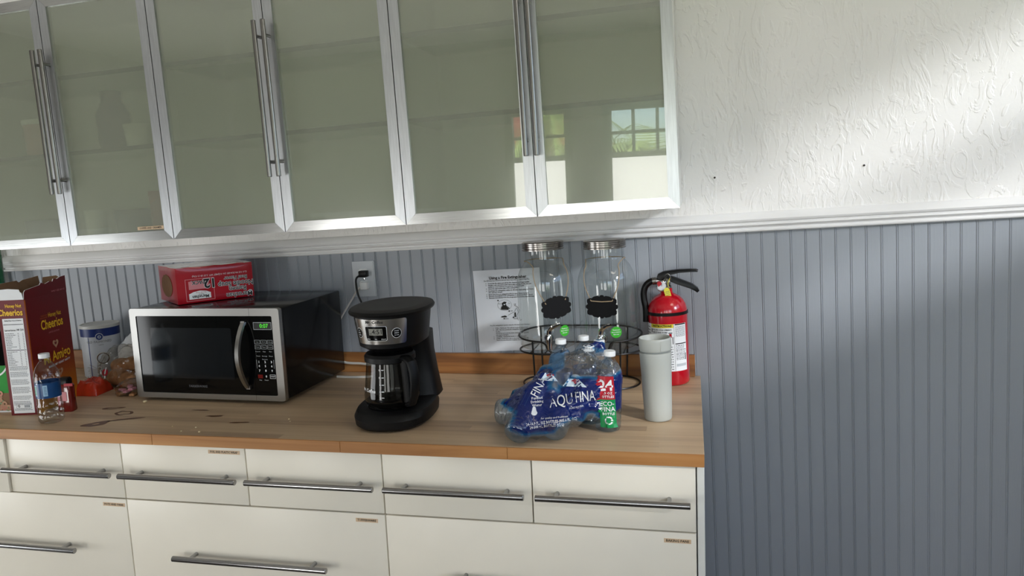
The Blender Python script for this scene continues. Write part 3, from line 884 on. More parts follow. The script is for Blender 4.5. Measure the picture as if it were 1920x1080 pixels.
# ------------------------------------------------------------------ noodle pack lying upside down on the microwave
ZM = ZC + 0.2895
K = Vector((-1.5646, -0.3042, ZM)); 
ux = Vector((math.cos(math.radians(51.5)), math.sin(math.radians(51.5)), 0))      # along the printed face, left to right
uy = Vector((-ux.y, ux.x, 0))                    # away from the camera
rp = thing('noodle_pack', 'red shrink-wrapped pack of noodle soups lying upside down on the microwave', 'food pack', (K.x, K.y, ZM), math.atan2(ux.y, ux.x))
LX, LY, LZ = .246, .209, .1165
bm = bmesh.new(); bmesh.ops.create_cube(bm, size=1.0)
for v in bm.verts: v.co = Vector(((v.co.x + .5) * LX, (v.co.y + .5) * LY, (v.co.z + .5) * LZ))
bmesh.ops.subdivide_edges(bm, edges=list(bm.edges), cuts=9, use_grid_fill=True)
for v in bm.verts:
    c0 = Vector((LX / 2, LY / 2, LZ / 2)); d0 = v.co - c0
    nrm = max(abs(d0.x) / (LX / 2), abs(d0.y) / (LY / 2), abs(d0.z) / (LZ / 2))
    q0 = [abs(d0.x) / (LX / 2), abs(d0.y) / (LY / 2), abs(d0.z) / (LZ / 2)]
    edge = sorted(q0)[1]
    v.co -= d0.normalized() * (.004 * max(0, edge - .85) / .15)
    if v.co.z > LZ * .98: v.co.z += .003 * noise.noise(v.co * 35)
    v.co.z = max(v.co.z, 0.0)
mb = MB(); bm.verts.index_update(); bm.normal_update()
vs = [v.co.copy() for v in bm.verts]
for f in bm.faces:
    ctr = f.calc_center_median(); nn = f.normal
    mb.f.append(tuple(v.index for v in f.verts))
    top = nn.z > .7 and .012 < ctr.y
    mb.mi.append(mb.m('ramen_film' if top else 'ramen_red'))
mb.v = [tuple(v) for v in vs]; bm.free()
build('wrapper', mb, rp, True, 40)
M = XZ((0, 0, 0)); 
fl = MB(); MU = plane_M((LX, -.0006, LZ), (-1, 0, 0), (0, 0, -1))       # print frame turned upside down; x runs right to left
def ut(body, size, m, x, y, z=.0008, **kw): text(fl, body, size, m, MU, x, y, z, **kw)
# x measured from the right end, y downwards is negative from the top edge
def R_(x0, x1, y0, y1, m, z=.0004): rect(fl, x0, x1, y0, y1, m, MU, z)
ut('Maruchan', .0215, 'ink_white', .052, .103, bold=.05); ut('Maruchan', .0215, 'ink_black', .052, .103, .0011, bold=.012)
ut('Ramen', .0205, 'ink_white', .056, .083, bold=.06); ut('Ramen', .0205, 'ink_black', .056, .083, .0011, bold=.016)
ut('Noodle Soup', .0225, 'ink_white', .061, .066, bold=.06, sx=.94); ut('Noodle Soup', .0225, 'ink_black', .061, .066, .0011, bold=.016, sx=.94)
ut('Beef Flavor', .0165, 'ink_white', .060, .047, bold=.05); ut('Beef Flavor', .0165, 'ink_black', .060, .047, .0011, bold=.012)
ut('12-3 OZ PACKAGES (36 OZ)', .0075, 'ink_white', .068, .031); ut('NET WT. 2.25 LB (1.02kg)', .0075, 'ink_white', .155, .031)
px0, px1 = .1300, .2180
for a in ((px0, px1, .0385, .0402), (px0, px1, .1075, .1092), (px0, px0 + .0017, .0385, .1092), (px1 - .0017, px1, .0385, .1092)): R_(*a, 'ramen_pink')
R_(.146, .208, .046, .072, 'ramen_pink'); R_(.142, .209, .085, .103, 'ink_white')
fl.prism([(.142, .086), (.209, .086), (.195, .080), (.175, .077), (.155, .080)], .0003, .0005, 'ink_white', MU)
ut('12', .040, 'ink_white', .1425, .055, .0010, bold=.06); ut('12', .040, 'ink_black', .1425, .055, .0014, bold=.03)
ut('PACK', .0165, 'ink_white', .178, .050, .0010, bold=.05); ut('PACK', .0165, 'ink_black', .178, .050, .0014, bold=.02)
ut('Maruchan', .013, 'ink_black', .174, .096, .0008, bold=.03); ut('Ramen', .006, 'ink_black', .172, .089, .0008); ut('Noodle Soup', .006, 'ramen_red', .172, .083, .0008); ut('Beef Flavor', .006, 'ramen_red', .175, .075, .0008)
for r, m in ((.0085, 'ink_white'), (.006, 'ink_grey'), (.0042, 'ink_white')):
    fl.lathe([(.0001, 0), (r, 0)], m, 20, MU @ Matrix.Translation((.0165, .1000, .0006 + .0002 * (.009 - r) * 100)), cap=False)
build('print', fl, rp, False, label='upside-down white and black lettering')
hole = MB(); ell = [(.095 + .062 * math.cos(2 * PI * i / 28), .055 + .036 * math.sin(2 * PI * i / 28) * (1 + .05 * math.sin(3 * i))) for i in range(28)]
MS = plane_M((-.0008, LY, 0), (0, -1, 0), (0, 0, 1))
hole.prism([(LY - .195 + a, b) for a, b in ell], .0, .0006, 'kraft', MS); build('cardboard_window', hole, rp, False, label='brown cardboard showing through an oval hole')

# ------------------------------------------------------------------ coffee maker
cm = thing('coffee_maker', 'black drip coffee maker with a steel control panel and glass carafe', 'coffee maker', (-0.789, -0.446, ZC), math.radians(6))
cm.scale = (1.0, 1.03, 1.03)
def sring(hx, yf, yb, z, p=2.5, n=48):
    cy = (yf + yb) / 2; hy = (yb - yf) / 2; out = []
    for k in range(n):
        a = 2 * PI * k / n; c, s = math.cos(a), math.sin(a)
        out.append((hx * abs(c) ** (2 / p) * (1 if c >= 0 else -1), cy + hy * abs(s) ** (2 / p) * (1 if s >= 0 else -1), z))
    return out
mb = MB(); mb.loft([sring(.096, -.145, .137, .003), sring(.104, -.154, .142, .010), sring(.106, -.156, .142, .028), sring(.100, -.148, .14, .041), sring(.09, -.138, .135, .046)], 'black_matte')
for x, y in ((-.06, -.1), (.06, -.1), (-.06, .1), (.06, .1)): mb.lathe([(.008, 0), (.009, .0035)], 'black_plastic', 10, Matrix.Translation((x, y, 0)))
build('base', mb, cm)
mb = MB(); mb.lathe([(.0001, .0), (.066, .0), (.068, .004), (.060, .005), (.0001, .005)], 'black_gloss', 32, Matrix.Translation((0, -.05, .0462))); build('warming_plate', mb, cm)
mb = MB(); mb.loft([sring(.101, .030, .141, .040, 4), sring(.090, .040, .139, .10, 4), sring(.082, .042, .138, .16, 4), sring(.082, .02, .138, .215, 4)], 'black_matte'); build('tower', mb, cm)
HY0, HY1 = -.132, .138
def head_ring(z):
    s = (z - .200) / .088
    return sring(.086 + .013 * s, HY0 + .010 * (1 - s), HY1 - .004 * (1 - s), z, 2.2)
mb = MB(); mb.loft([sring(.055, -.09, .115, .196, 2.2), sring(.072, -.108, .125, .199, 2.2), head_ring(.208), head_ring(.24), head_ring(.288)], 'black_matte', cap=True)
mb.lathe([(.032, .178), (.045, .197)], 'black_plastic', 24, Matrix.Translation((0, -.045, 0)))
hd = build('head', mb, cm)
mb = MB(); mb.loft([sring(.100, -.136, .142, .2885, 2.2), sring(.108, -.145, .147, .290, 2.2), sring(.110, -.147, .149, .295, 2.2), sring(.106, -.143, .146, .301, 2.2), sring(.085, -.118, .122, .3045, 2.2), sring(.080, -.112, .116, .3040, 2.2), sring(.02, -.03, .03, .3055, 2.2)], 'black_matte'); build('lid', mb, cm)
def head_pt(a, z, off):
    """point on the head wall at angle a from the front, pushed out by off"""
    s = (z - .200) / .088
    hx = .086 + .013 * s; yf = HY0 + .010 * (1 - s); yb = HY1 - .004 * (1 - s); cy = (yf + yb) / 2; hy = (yb - yf) / 2; p = 2.2
    c, s_ = math.sin(a), -math.cos(a)
    x = hx * abs(c) ** (2 / p) * (1 if c >= 0 else -1); y = cy + hy * abs(s_) ** (2 / p) * (1 if s_ >= 0 else -1)
    n = Vector((x / hx ** 2, (y - cy) / hy ** 2, 0)).normalized()
    return Vector((x, y, z)) + n * off
ARC = []                                          # arc length table, so print keeps its width around the curve
a = -1.6; L = 0; prev = head_pt(a, .25, 0)
while a < 1.6:
    ARC.append((L, a)); a += .02; c = head_pt(a, .25, 0); L += (c - prev).length; prev = c
L0 = min(ARC, key=lambda t: abs(t[1]))[0]
def ang_at(s):
    s += L0
    for i in range(1, len(ARC)):
        if ARC[i][0] >= s:
            (l0, a0), (l1, a1) = ARC[i - 1], ARC[i]
            return a0 + (a1 - a0) * (s - l0) / (l1 - l0)
    return ARC[-1][1]
def patch(mb, s0, s1, z0, z1, mname, off, r=0.0, n=24):
    """a rounded patch laid on the curved head"""
    poly = rrect(s0, s1, z0, z1, max(r, .0004), 5)
    cols = sorted({round(p_[0], 5) for p_ in poly} | {s0 + (s1 - s0) * i / n for i in range(n + 1)})
    def zr(s):
        if s - s0 < r: dlt = r - math.sqrt(max(0, r * r - (r - (s - s0)) ** 2))
        elif s1 - s < r: dlt = r - math.sqrt(max(0, r * r - (r - (s1 - s)) ** 2))
        else: dlt = 0
        return z0 + dlt, z1 - dlt
    vs = []
    for s in cols:
        a_, b_ = zr(s)
        for z in (a_, (a_ + b_) / 2, b_): vs.append(head_pt(ang_at(s), z, off))
    fs = []
    for i in range(len(cols) - 1):
        for j in (0, 1): fs.append((i * 3 + j, i * 3 + 3 + j, i * 3 + 4 + j, i * 3 + j + 1))
    mb.add(vs, fs, mname)
def htext(mb, body, size, mname, s, z, off, **kw):
    tv, tf = text_mesh(body, size, **kw)
    mb.add([head_pt(ang_at(s + x), z + y, off) for x, y in tv], tf, mname)
mb = MB(); patch(mb, -.089, .072, .2195, .2835, 'panel_steel', .0012, .006, 40)
pn = build('control_panel', mb, hd, True, label='curved steel control panel')
mb = MB()
htext(mb, 'Mr. Coffee', .0105, 'ink_black', -.012, .2765, .0018, shear=.25, bold=.02)
patch(mb, -.038, .020, .2290, .2665, 'ink_white', .0016, .004); patch(mb, -.037, .019, .2298, .2657, 'black_gloss', .0019, .004)
patch(mb, -.027, .009, .2435, .2605, 'lcd_grey', .0022, .001); htext(mb, '4:51', .0165, 'ink_black', -.004, .252, .0026, bold=.012)
htext(mb, 'AM', .005, 'ink_black', -.022, .2475, .0026)
for s, t_ in ((-.030, 'MENU'), (-.009, 'SEL'), (.011, 'DELAY')): htext(mb, t_, .0042, 'ink_white', s, .2335, .0024)
for sc, tt in ((-.063, ('SET', 'BREW', 'LATER')), (.044, ('START', 'BREW', 'NOW'))):
    for R, m_, o_ in ((.0128, 'ink_white', .0016), (.0118, 'black_gloss', .0019)):
        vs = [head_pt(ang_at(sc), .2475, o_)] + [head_pt(ang_at(sc + R * math.cos(2 * PI * i / 28)), .2475 + R * math.sin(2 * PI * i / 28), o_) for i in range(28)]
        mb.add(vs, [(0, i + 1, (i + 1) % 28 + 1) for i in range(28)], m_)
    for i, s in enumerate(tt): htext(mb, s, .0044, 'ink_white', sc, .2530 - .0055 * i, .0024)
build('panel_print', mb, hd, False, label='clock reading 4:51 between two round buttons')
# carafe
CY = -.050
cf = MB(); cf.lathe([(.0001, .0525), (.062, .0525), (.070, .058), (.0735, .070), (.0735, .078), (.0705, .1), (.0655, .14), (.0625, .168)], 'carafe_glass', 48, Matrix.Translation((0, CY, 0)), cap=False)
pass
ca = build('carafe', cf, cm, True, 60, label='empty glass carafe')
mb = MB()
for i, (num, z) in enumerate((('12', .152), ('10', .133), ('8', .115), ('6', .098), ('4', .083))):
    R = .0738 - (z - .078) * .125
    cyl_text(mb, num, .0058, 'ink_white', R, -.12, z, cy=CY, align='RIGHT'); cyl_rect(mb, R, -.09, .01, z - .0008, z + .0008, 'ink_white', 3, cy=CY)
cyl_text(mb, 'Mr. Coffee', .0125, 'ink_white', .0722, -.72, .098, cy=CY, shear=.25, bold=.02)
build('carafe_print', mb, ca, False)
mb = MB(); mb.lathe([(.0635, .1655), (.0675, .168), (.0675, .180), (.062, .187), (.02, .190), (.0001, .190)], 'black_matte', 36, Matrix.Translation((0, CY, 0)))
build('carafe_lid', mb, ca)
mb = MB(); ha = math.radians(48)
dx, dy = math.sin(ha), -math.cos(ha)
def hp(r, z): return (dx * r, CY + dy * r, z)
mb.tube([hp(.062, .178), hp(.085, .180), hp(.104, .172), hp(.113, .15), hp(.114, .12), hp(.108, .09), hp(.096, .066), hp(.078, .061)], [.010, .011, .0115, .011, .0105, .010, .0095, .009], 'black_matte', 12, flat=(1.3, .75))
mb.tube([hp(.068, .176), hp(.071, .14), hp(.0745, .10), hp(.0765, .066)], [.0085, .0075, .0075, .008], 'black_matte', 10, flat=(1.4, .5))
build('carafe_handle', mb, ca)

# ------------------------------------------------------------------ outlet, plugs and cords
OX, OZ = -1.0872, 1.2247
IT = TM.inverted()
ol = thing('wall_outlet', 'white double outlet plate on the beadboard behind the coffee maker', 'outlet', M=Matrix.Translation((OX, W - .0005, OZ)) @ Matrix.Rotation(-TILT, 4, 'Y'))
mb = MB(); mb.prism(rrect(-.0405, .0405, -.0605, .0605, .003), 0, .0035, 'plate_white', XZ((0, -.0012, 0)))
mb.prism(rrect(-.0375, .0375, -.0575, .0575, .003), .0035, .0055, 'plate_white', XZ((0, -.0012, 0)))
build('plate', mb, ol, True, 30)
for z in (.0205, -.0205):
    mb = MB(); mb.prism(rrect(-.0175, .0175, z - .0145, z + .0145, .009), 0, .0015, 'white_plastic', XZ((0, -.0067, 0))); build('socket', mb, ol)
mb = MB(); mb.lathe([(.0001, 0), (.0035, 0), (.003, .001), (.0001, .0012)], 'chrome', 12, Matrix.Translation((0, -.0067, 0)) @ Matrix.Rotation(PI / 2, 4, 'X')); build('screw', mb, ol)
def curve_pts(P, n=10):
    """Catmull-Rom through the given points"""
    P = [Vector(p_) for p_ in P]; Q = [2 * P[0] - P[1]] + P + [2 * P[-1] - P[-2]]; out = []
    for i in range(1, len(Q) - 2):
        for k in range(n):
            t = k / n; a_, b_, c_, d_ = Q[i - 1], Q[i], Q[i + 1], Q[i + 2]
            out.append(.5 * ((2 * b_) + (-a_ + c_) * t + (2 * a_ - 5 * b_ + 4 * c_ - d_) * t * t + (-a_ + 3 * b_ - 3 * c_ + d_) * t ** 3))
    return out + [P[-1]]
bp_ = thing('power_cord', 'black power cord plugged into the top socket, hanging behind the coffee maker', 'cord', (-1.0815, W, 1.2440))
mb = MB(); mb.box(-.014, .014, -.034, -.0085, -.011, .011, 'black_plastic', bev=.003, seg=2); build('plug', mb, bp_)
mb = MB(); mb.tube(curve_pts([(-.008, -.028, -.004), (-.020, -.034, -.012), (-.022, -.038, -.03), (-.016, -.04, -.07), (.006, -.042, -.12), (.03, -.05, -.18), (.06, -.07, -.27), (.085, -.09, -.318), (.12, -.13, -.3365), (.16, -.19, -.3365), (.19, -.27, -.332)]), .0034, 'black_plastic', 8); build('cable', mb, bp_)
wp = thing('power_cord', 'flat white power cord plugged into the lower socket, running behind the microwave', 'cord', (-1.0825, W, 1.2035))
mb = MB(); mb.box(-.013, .013, -.028, -.0085, -.013, .013, 'white_plastic', bev=.003, seg=2); build('plug', mb, wp)
mb = MB(); mb.tube(curve_pts([(-.008, -.022, -.004), (-.022, -.026, -.012), (-.045, -.026, -.045), (-.085, -.024, -.10), (-.125, -.0235, -.16)]), .0042, 'cord_white', 8, flat=(1, .7)); 
mb.tube(curve_pts([(-.125, -.0235, -.16), (-.130, -.0245, -.22), (-.095, -.030, -.262), (-.02, -.033, -.268), (.04, -.036, -.276), (.11, -.038, -.288), (.135, -.05, -.2965), (.11, -.075, -.2973), (.04, -.095, -.2973), (-.03, -.105, -.2973), (-.085, -.10, -.2973)]), .0042, 'cord_white', 8)
build('cable', mb, wp)

# ------------------------------------------------------------------ paper sheet taped to the wall
ps = thing('poster', 'white printed sheet on using a fire extinguisher, on the wall behind the glass jars', 'poster', (-0.6915, W - 0.0012, 0.9738), 0)
ps.rotation_euler = (0, -0.037, 0)
mb = MB(); PW, PH = .224, .2710
n = 8
vs = []
for i in range(n + 1):
    for j in range(n + 1):
        x, z = PW * i / n, PH * j / n
        vs.append((x, -.0008 - .0022 * (x / PW) ** 2 * (1 - z / PH) - .0008 * math.sin(z * 30) ** 2, z))
mb.add(vs, [(i * (n + 1) + j, (i + 1) * (n + 1) + j, (i + 1) * (n + 1) + j + 1, i * (n + 1) + j + 1) for i in range(n) for j in range(n)], 'paper')
sheet = build('sheet', mb, ps)
PM = XZ((0, -.0040, 0)); mb = MB()
def pt(body, size, x, y, **kw): text(mb, body, size, 'ink_black', PM, x, y, 0, **kw)
pt('Using a Fire Extinguisher', .0125, .116, .2445, bold=.03); rect(mb, .046, .186, .2382, .2388, 'ink_black', PM, 0)
pt('The following steps should be followed when responding to incipient stage fire:', .0048, .112, .2352, bold=.02)
BUL = [(.2265, 1, 'Sound the fire alarm and call the fire department, if appropriate.'), (.2205, 1, 'Identify a safe evacuation path before approaching the fire. Do not'),
       (.2148, 0, 'smoke to come between you and your evacuation path.'), (.2092, 1, 'Select the appropriate type of fire extinguisher.'),
       (.2022, 1, 'Discharge the extinguisher within its effective range using the P.A.S.S.'), (.1968, 0, 'aim, squeeze, sweep).'),
       (.1902, 1, 'Back away from an extinguished fire in case it flames up again.'), (.1848, 1, 'Evacuate immediately if the extinguisher is empty and the fire is not'),
       (.1788, 1, 'Evacuate immediately if the fire progresses beyond the incipient stage.')]
for y, b, s in BUL:
    if b: rect(mb, .0405, .0425, y - .001, y + .001, 'ink_black', PM, 0)
    pt(s, .0054, .0485, y, align='LEFT', bold=.03)
def ring2(cx, cy, rx, ry, t, mname='ink_black', k=28):
    o = [(cx + rx * math.cos(2 * PI * i / k), cy + ry * math.sin(2 * PI * i / k), 0) for i in range(k)]
    q = [(cx + (rx - t) * math.cos(2 * PI * i / k), cy + (ry - t) * math.sin(2 * PI * i / k), 0) for i in range(k)]
    mb.add(o + q, [(i, (i + 1) % k, k + (i + 1) % k, k + i) for i in range(k)], mname, PM)
def poly(pts, m='ink_black', z=0.0): mb.add([(a, b, z) for a, b in pts], [tuple(range(len(pts)))], m, PM)
ring2(.099, .1535, .0240, .0178, .0006)
poly([(.086, .139), (.111, .1375), (.112, .145), (.106, .150), (.103, .158), (.107, .163), (.098, .165), (.090, .160), (.092, .152), (.087, .147)])
poly([(.096, .157), (.101, .157), (.101, .1535), (.096, .1535)], 'paper', .0002)
poly([(.108, .150), (.116, .142), (.114, .140), (.107, .146)], 'ink_grey', .0001)
for x, y in ((.078, .1695), (.113, .1330), (.094, .1085), (.1255, .1115)): ring2(x, y, .0024, .0024, .0023)
for x, y, s in ((.121, .1330, 'Pull'), (.103, .1085, 'Sweep'), (.133, .1075, 'Squeeze'), (.083, .1585, 'Hose'), (.115, .1585, 'Pin')): pt(s, .0045, x, y, bold=.02)
poly([(.085, .1130), (.104, .1130), (.103, .1165), (.097, .119), (.092, .1175), (.086, .117)])
poly([(.130, .112), (.1345, .112), (.135, .126), (.1325, .129), (.130, .126)])
for a, b in (((.108, .119), (.128, .129)), ((.133, .150), (.141, .147)), ((.141, .147), (.148, .134)), ((.148, .134), (.144, .118)), ((.144, .118), (.148, .100)), ((.136, .140), (.131, .130)), ((.139, .143), (.143, .128)), ((.143, .128), (.137, .116)), ((.137, .116), (.141, .101)), ((.148, .100), (.153, .104)), ((.132, .152), (.137, .156))):
    dx, dy = b[0] - a[0], b[1] - a[1]; l = math.hypot(dx, dy); nx, ny = -dy / l * .0006, dx / l * .0006
    poly([(a[0] + nx, a[1] + ny), (b[0] + nx, b[1] + ny), (b[0] - nx, b[1] - ny), (a[0] - nx, a[1] - ny)], 'ink_grey')
ring2(.1335, .1540, .0032, .0036, .0006, 'ink_grey', 14)
pt('Most fire extinguishers operate using the following P.A.S.S. technique:', .0048, .112, .0868, bold=.02)
LST = [(.0772, '1.', 'PULL... Pull the pin. This will also break the tamper seal.'), (.0716, '2.', 'AIM... Aim low, pointing the extinguisher nozzle at the base'), (.0657, '', 'the fire.'),
       (.0600, '', 'NOTE: Do not touch the plastic discharge horn on CO2'), (.0543, '', 'skin may be damaged.'), (.0483, '3.', 'SQUEEZE... Squeeze the handle to release the agent.'),
       (.0420, '4.', 'SWEEP... Sweep from side to side at the base of the fire.'), (.0364, '', 'Watch the area. If the fire re-ignites, repeat steps 2 - 4.')]
for y, nn, s in LST:
    if nn: pt(nn, .0048, .0545, y, bold=.02)
    pt(s, .0048, .062, y, align='LEFT', bold=.025)
build('print', mb, ps, False, label='black print and line drawings')

# ------------------------------------------------------------------ two glass drink dispensers on a wire stand
JX = (-.4320, -.2430); JY = -.066; JR = .0875; JZ = 1.0185
st = thing('dispenser_stand', 'black wire stand carrying the two glass drink dispensers', 'stand', ((JX[0] + JX[1]) / 2, JY, ZC))
hx = (JX[1] - JX[0]) / 2
def track(R, z, tilt=0.0, n=20, ex=0.0):
    P = []
    for i in range(n + 1):
        a = PI / 2 + PI * i / n; P.append((-hx - ex + R * math.cos(a), R * math.sin(a)))
    for i in range(n + 1):
        a = -PI / 2 + PI * i / n; P.append((hx + ex + R * math.cos(a), R * math.sin(a)))
    return [(x, y, z + tilt * (y + R)) for x, y in P]
wr_ = .0029
mb = MB(); mb.tube(track(.0858, .0031), wr_, 'black_wire', 8, closed=True); build('base_ring', mb, st)
mb = MB(); mb.tube(track(.0925, .1095), wr_, 'black_wire', 8, closed=True); build('shelf_ring', mb, st)
for s in (-1, 1):
    for q in (-.045, 0, .045):
        mb = MB(); yy = .091 if abs(s * hx + q) < hx else .080
        mb.tube([(s * hx + q, -yy, .1115), (s * hx + q, yy, .1115)], .0022, 'black_wire', 6); build('shelf_wire', mb, st)
T = track(.0945, .1480, .08)
n = 20
# open at the front: the rail dips to the shelf ring between the two spigots
left = [p_ for p_ in T[:n + 1]][::-1]; right = [p_ for p_ in T[n + 1:]][::-1]
P = [(hx - .002, -.0940, .1110), (hx + .004, -.0945, .128), (hx + .010, -.0945, .1440), (hx + .018, -.0942, .1482)]
mid = [(x, y, z) for x, y, z in T[n + 1:]]
fr = [p_ for p_ in mid if p_[0] > hx + .02]
bk = [p_ for p_ in mid if p_[1] > .0 and p_[0] <= hx + .02]
lf = [p_ for p_ in T[:n + 1] if p_[0] < -hx - .02]
P += fr + [(hx, .0945, .1480 + .08 * .189), (-hx, .0945, .1480 + .08 * .189)] + lf + [(-hx - .018, -.0942, .1482), (-hx - .008, -.0945, .1470), (-hx + .004, -.0945, .1400), (-hx + .012, -.0945, .1250), (-hx + .024, -.0942, .1150), (-hx + .04, -.0938, .1110)]
mb = MB(); mb.tube(curve_pts(P, 3), wr_, 'black_wire', 8); build('guard_rail', mb, st)
for sx, a in ((-1, 247), (1, 293), (-1, 118), (1, 62)):
    a = math.radians(a); x = sx * hx; c, s = math.cos(a), math.sin(a)
    zt = .1480 + .08 * (.0945 * s + .0945)
    mb = MB(); mb.tube([(x + .0858 * c, .0858 * s, .0031), (x + .0925 * c, .0925 * s, .1095), (x + .0945 * c, .0945 * s, zt)], wr_, 'black_wire', 8); build('leg', mb, st)

def jar_r(z):
    P = [(0, .070), (.004, .082), (.012, JR), (.195, JR), (.215, JR - .002), (.235, JR - .009), (.250, .0710), (.260, .0625), (.266, .0580), (.272, .0560), (.306, .0560)]
    for (a, ra), (b, rb) in zip(P, P[1:]):
        if z <= b: return ra + (rb - ra) * (z - a) / (b - a)
    return P[-1][1]
def dispenser(i, label, spig, stick, tag_a, tag_z, tag_rot):
    JM = Matrix.Translation((JX[i] - .003, JY, JZ)) @ Matrix.Rotation(-TILT, 4, 'Y')
    t = thing('drink_dispenser', label, 'drink dispenser', M=JM, group='glass drink dispensers on the wire stand')
    zs = [0, .002, .006, .012, .05, .10, .15, .195, .208, .22, .231, .241, .250, .257, .263, .268, .275, .306]
    mb = MB(); mb.lathe([(.0001, .006), (.05, .004), (.066, 0)] + [(jar_r(z), z) for z in zs[1:]], 'jar_glass', 48, cap=False); build('jar', mb, t, True, 60)
    mb = MB()
    lp = [(.0001, .3265), (.0595, .3265), (.0625, .325)]
    for k in range(3):
        z = .3235 - k * .006; lp += [(.0640, z), (.0640, z - .003), (.0625, z - .0045), (.0625, z - .0055)]
    lp += [(.0640, .3040), (.0640, .3010), (.0630, .3005)]
    mb.lathe(lp[::-1], 'lid_steel', 48, cap=False); build('lid', mb, t, True, 25, 'ribbed steel screw lid')
    # spigot
    a = math.radians(spig); c, s = math.sin(a), -math.cos(a)
    def q(r, z, lat=0): return (c * r - s * lat, s * r + c * lat, z)
    sp = MB(); zs_ = .043
    sp.tube([q(JR - .004, zs_), q(JR + .004, zs_), q(JR + .0042, zs_)], [.0135, .0135, .009], 'chrome', 16)
    sp.tube([q(JR + .003, zs_), q(JR + .030, zs_)], .0065, 'chrome', 12)
    sp.tube([q(JR + .026, zs_ + .014), q(JR + .026, zs_ + .010), q(JR + .026, zs_ - .004), q(JR + .027, zs_ - .016), q(JR + .028, zs_ - .032)], [.009, .0105, .0105, .008, .0062], 'chrome', 16)
    b = build('spigot', sp, t, label='chrome spigot')
    lv = MB(); lv.tube(curve_pts([q(JR + .026, zs_ + .013), q(JR + .028, zs_ + .026, .002), q(JR + .034, zs_ + .036, .010), q(JR + .038, zs_ + .043, .024), q(JR + .040, zs_ + .046, .034)], 4), [.0062] * 5 + [.0055] * 5 + [.0048] * 5 + [.0044] * 2, 'chrome', 10, flat=(1.2, .7)); build('lever', lv, b)
    # round green label
    a0 = math.radians(stick); g = MB(); zc = .058; R = JR + .0006; rr = .0168
    def w(x, y): return (R * math.sin(a0 + x / R), -R * math.cos(a0 + x / R), zc + y)
    k = 28
    pts = [(0, 0)] + [(rr * math.cos(2 * PI * j / k), rr * math.sin(2 * PI * j / k)) for j in range(k)]
    g.add([w(*p_) for p_ in pts], [(0, j + 1, (j + 1) % k + 1) for j in range(k)], 'green_label')
    for j, s_ in enumerate(('Thank you', 'Rinse before', 'first use')):
        tv, tf = text_mesh(s_, .0052, bold=.02); g.add([(lambda p_: (p_[0] * 1.006, p_[1] * 1.006, p_[2]))(w(x, y + .007 - .0065 * j)) for x, y in tv], tf, 'ink_white')
    build('sticker', g, t, False, label='round green sticker')
    # chalkboard tag on twine
    ta = math.radians(tag_a)
    tg = thing('hanging_tag', ('black scalloped chalkboard tag hung askew on the dispenser left of the other' if i == 0 else 'black scalloped chalkboard tag with twine across it on the dispenser nearer the extinguisher'), 'tag',
               group='chalkboard tags on the dispensers', M=JM @ Matrix.Translation(((JR + .006) * math.sin(ta), -(JR + .006) * math.cos(ta), tag_z)) @ Matrix.Rotation(ta, 4, 'Z') @ Matrix.Rotation(math.radians(tag_rot), 4, 'Y'))
    hw, hh = .0475, .0345
    base = []
    def lobe(p0, p1, bulge, n=5):
        for j in range(n):
            s = j / n; x = p0[0] + (p1[0] - p0[0]) * s; y = p0[1] + (p1[1] - p0[1]) * s
            nx, ny = (p1[1] - p0[1]), -(p1[0] - p0[0]); l = math.hypot(nx, ny); base.append((x + nx / l * bulge * math.sin(PI * s), y + ny / l * bulge * math.sin(PI * s)))
    kp = [(hw, 0), (hw * .86, hh * .22), (hw * .90, hh * .62), (hw * .62, hh * .72), (hw * .36, hh * .90), (hw * .14, hh * .86), (0, hh), (-hw * .14, hh * .86), (-hw * .36, hh * .90), (-hw * .62, hh * .72), (-hw * .90, hh * .62), (-hw * .86, hh * .22)]
    kp = kp + [(-hw, 0)] + [(x, -y) for x, y in kp[1:12][::-1]]
    for p0, p1 in zip(kp, kp[1:] + kp[:1]): lobe(p0, p1, .0018)
    mb = MB(); mb.prism(base, -.0016, .0016, 'chalkboard', XZ((0, 0, 0))); build('board', mb, tg, True, 30)
    inv = (Matrix.Translation(((JR + .006) * math.sin(ta), -(JR + .006) * math.cos(ta), tag_z)) @ Matrix.Rotation(ta, 4, 'Z') @ Matrix.Rotation(math.radians(tag_rot), 4, 'Y')).inverted()
    J = Matrix.Identity(4)
    def jp(deg, z, off=.0022):
        a = math.radians(deg); r = jar_r(z) + off; return inv @ (J @ Vector((r * math.sin(a), -r * math.cos(a), z)))
    hl, hr = (-.031, -.0026, .017), (.031, -.0026, .017)
    tw = MB()
    L = [hl] + [jp(tag_a - 26 - 22 * s, tag_z + .017 + s * (.262 - tag_z - .017)) for s in (.35, .6, .8, .93)] + [jp(tag_a - 48 - 25 * j, .2685) for j in (1, 2, 3, 4, 5)]
    Rr = [jp(tag_a + 46 + 25 * j, .2685) for j in (5, 4, 3, 2, 1)] + [jp(tag_a + 24 + 20 * s, tag_z + .017 + s * (.262 - tag_z - .017)) for s in (.93, .8, .6, .35)] + [hr]
    tw.tube(curve_pts(L + Rr, 4), .00135, 'twine', 6)
    if i == 1: tw.tube([hl, (0, -.0030, .0150), hr], .0015, 'twine', 6)
    else:
        for h in (hl, hr): tw.lathe([(.0001, -.002), (.0026, 0), (.0001, .002)], 'twine', 8, Matrix.Translation(h))
    build('twine', tw, tg, label='jute twine loop')
    return t
dispenser(0, 'glass drink dispenser in front of the printed sheet, steel lid and chrome tap', 12, 46, 29, .133, -7)
dispenser(1, 'glass drink dispenser beside the fire extinguisher, steel lid and chrome tap', -6, 20, -4, .137, 2)

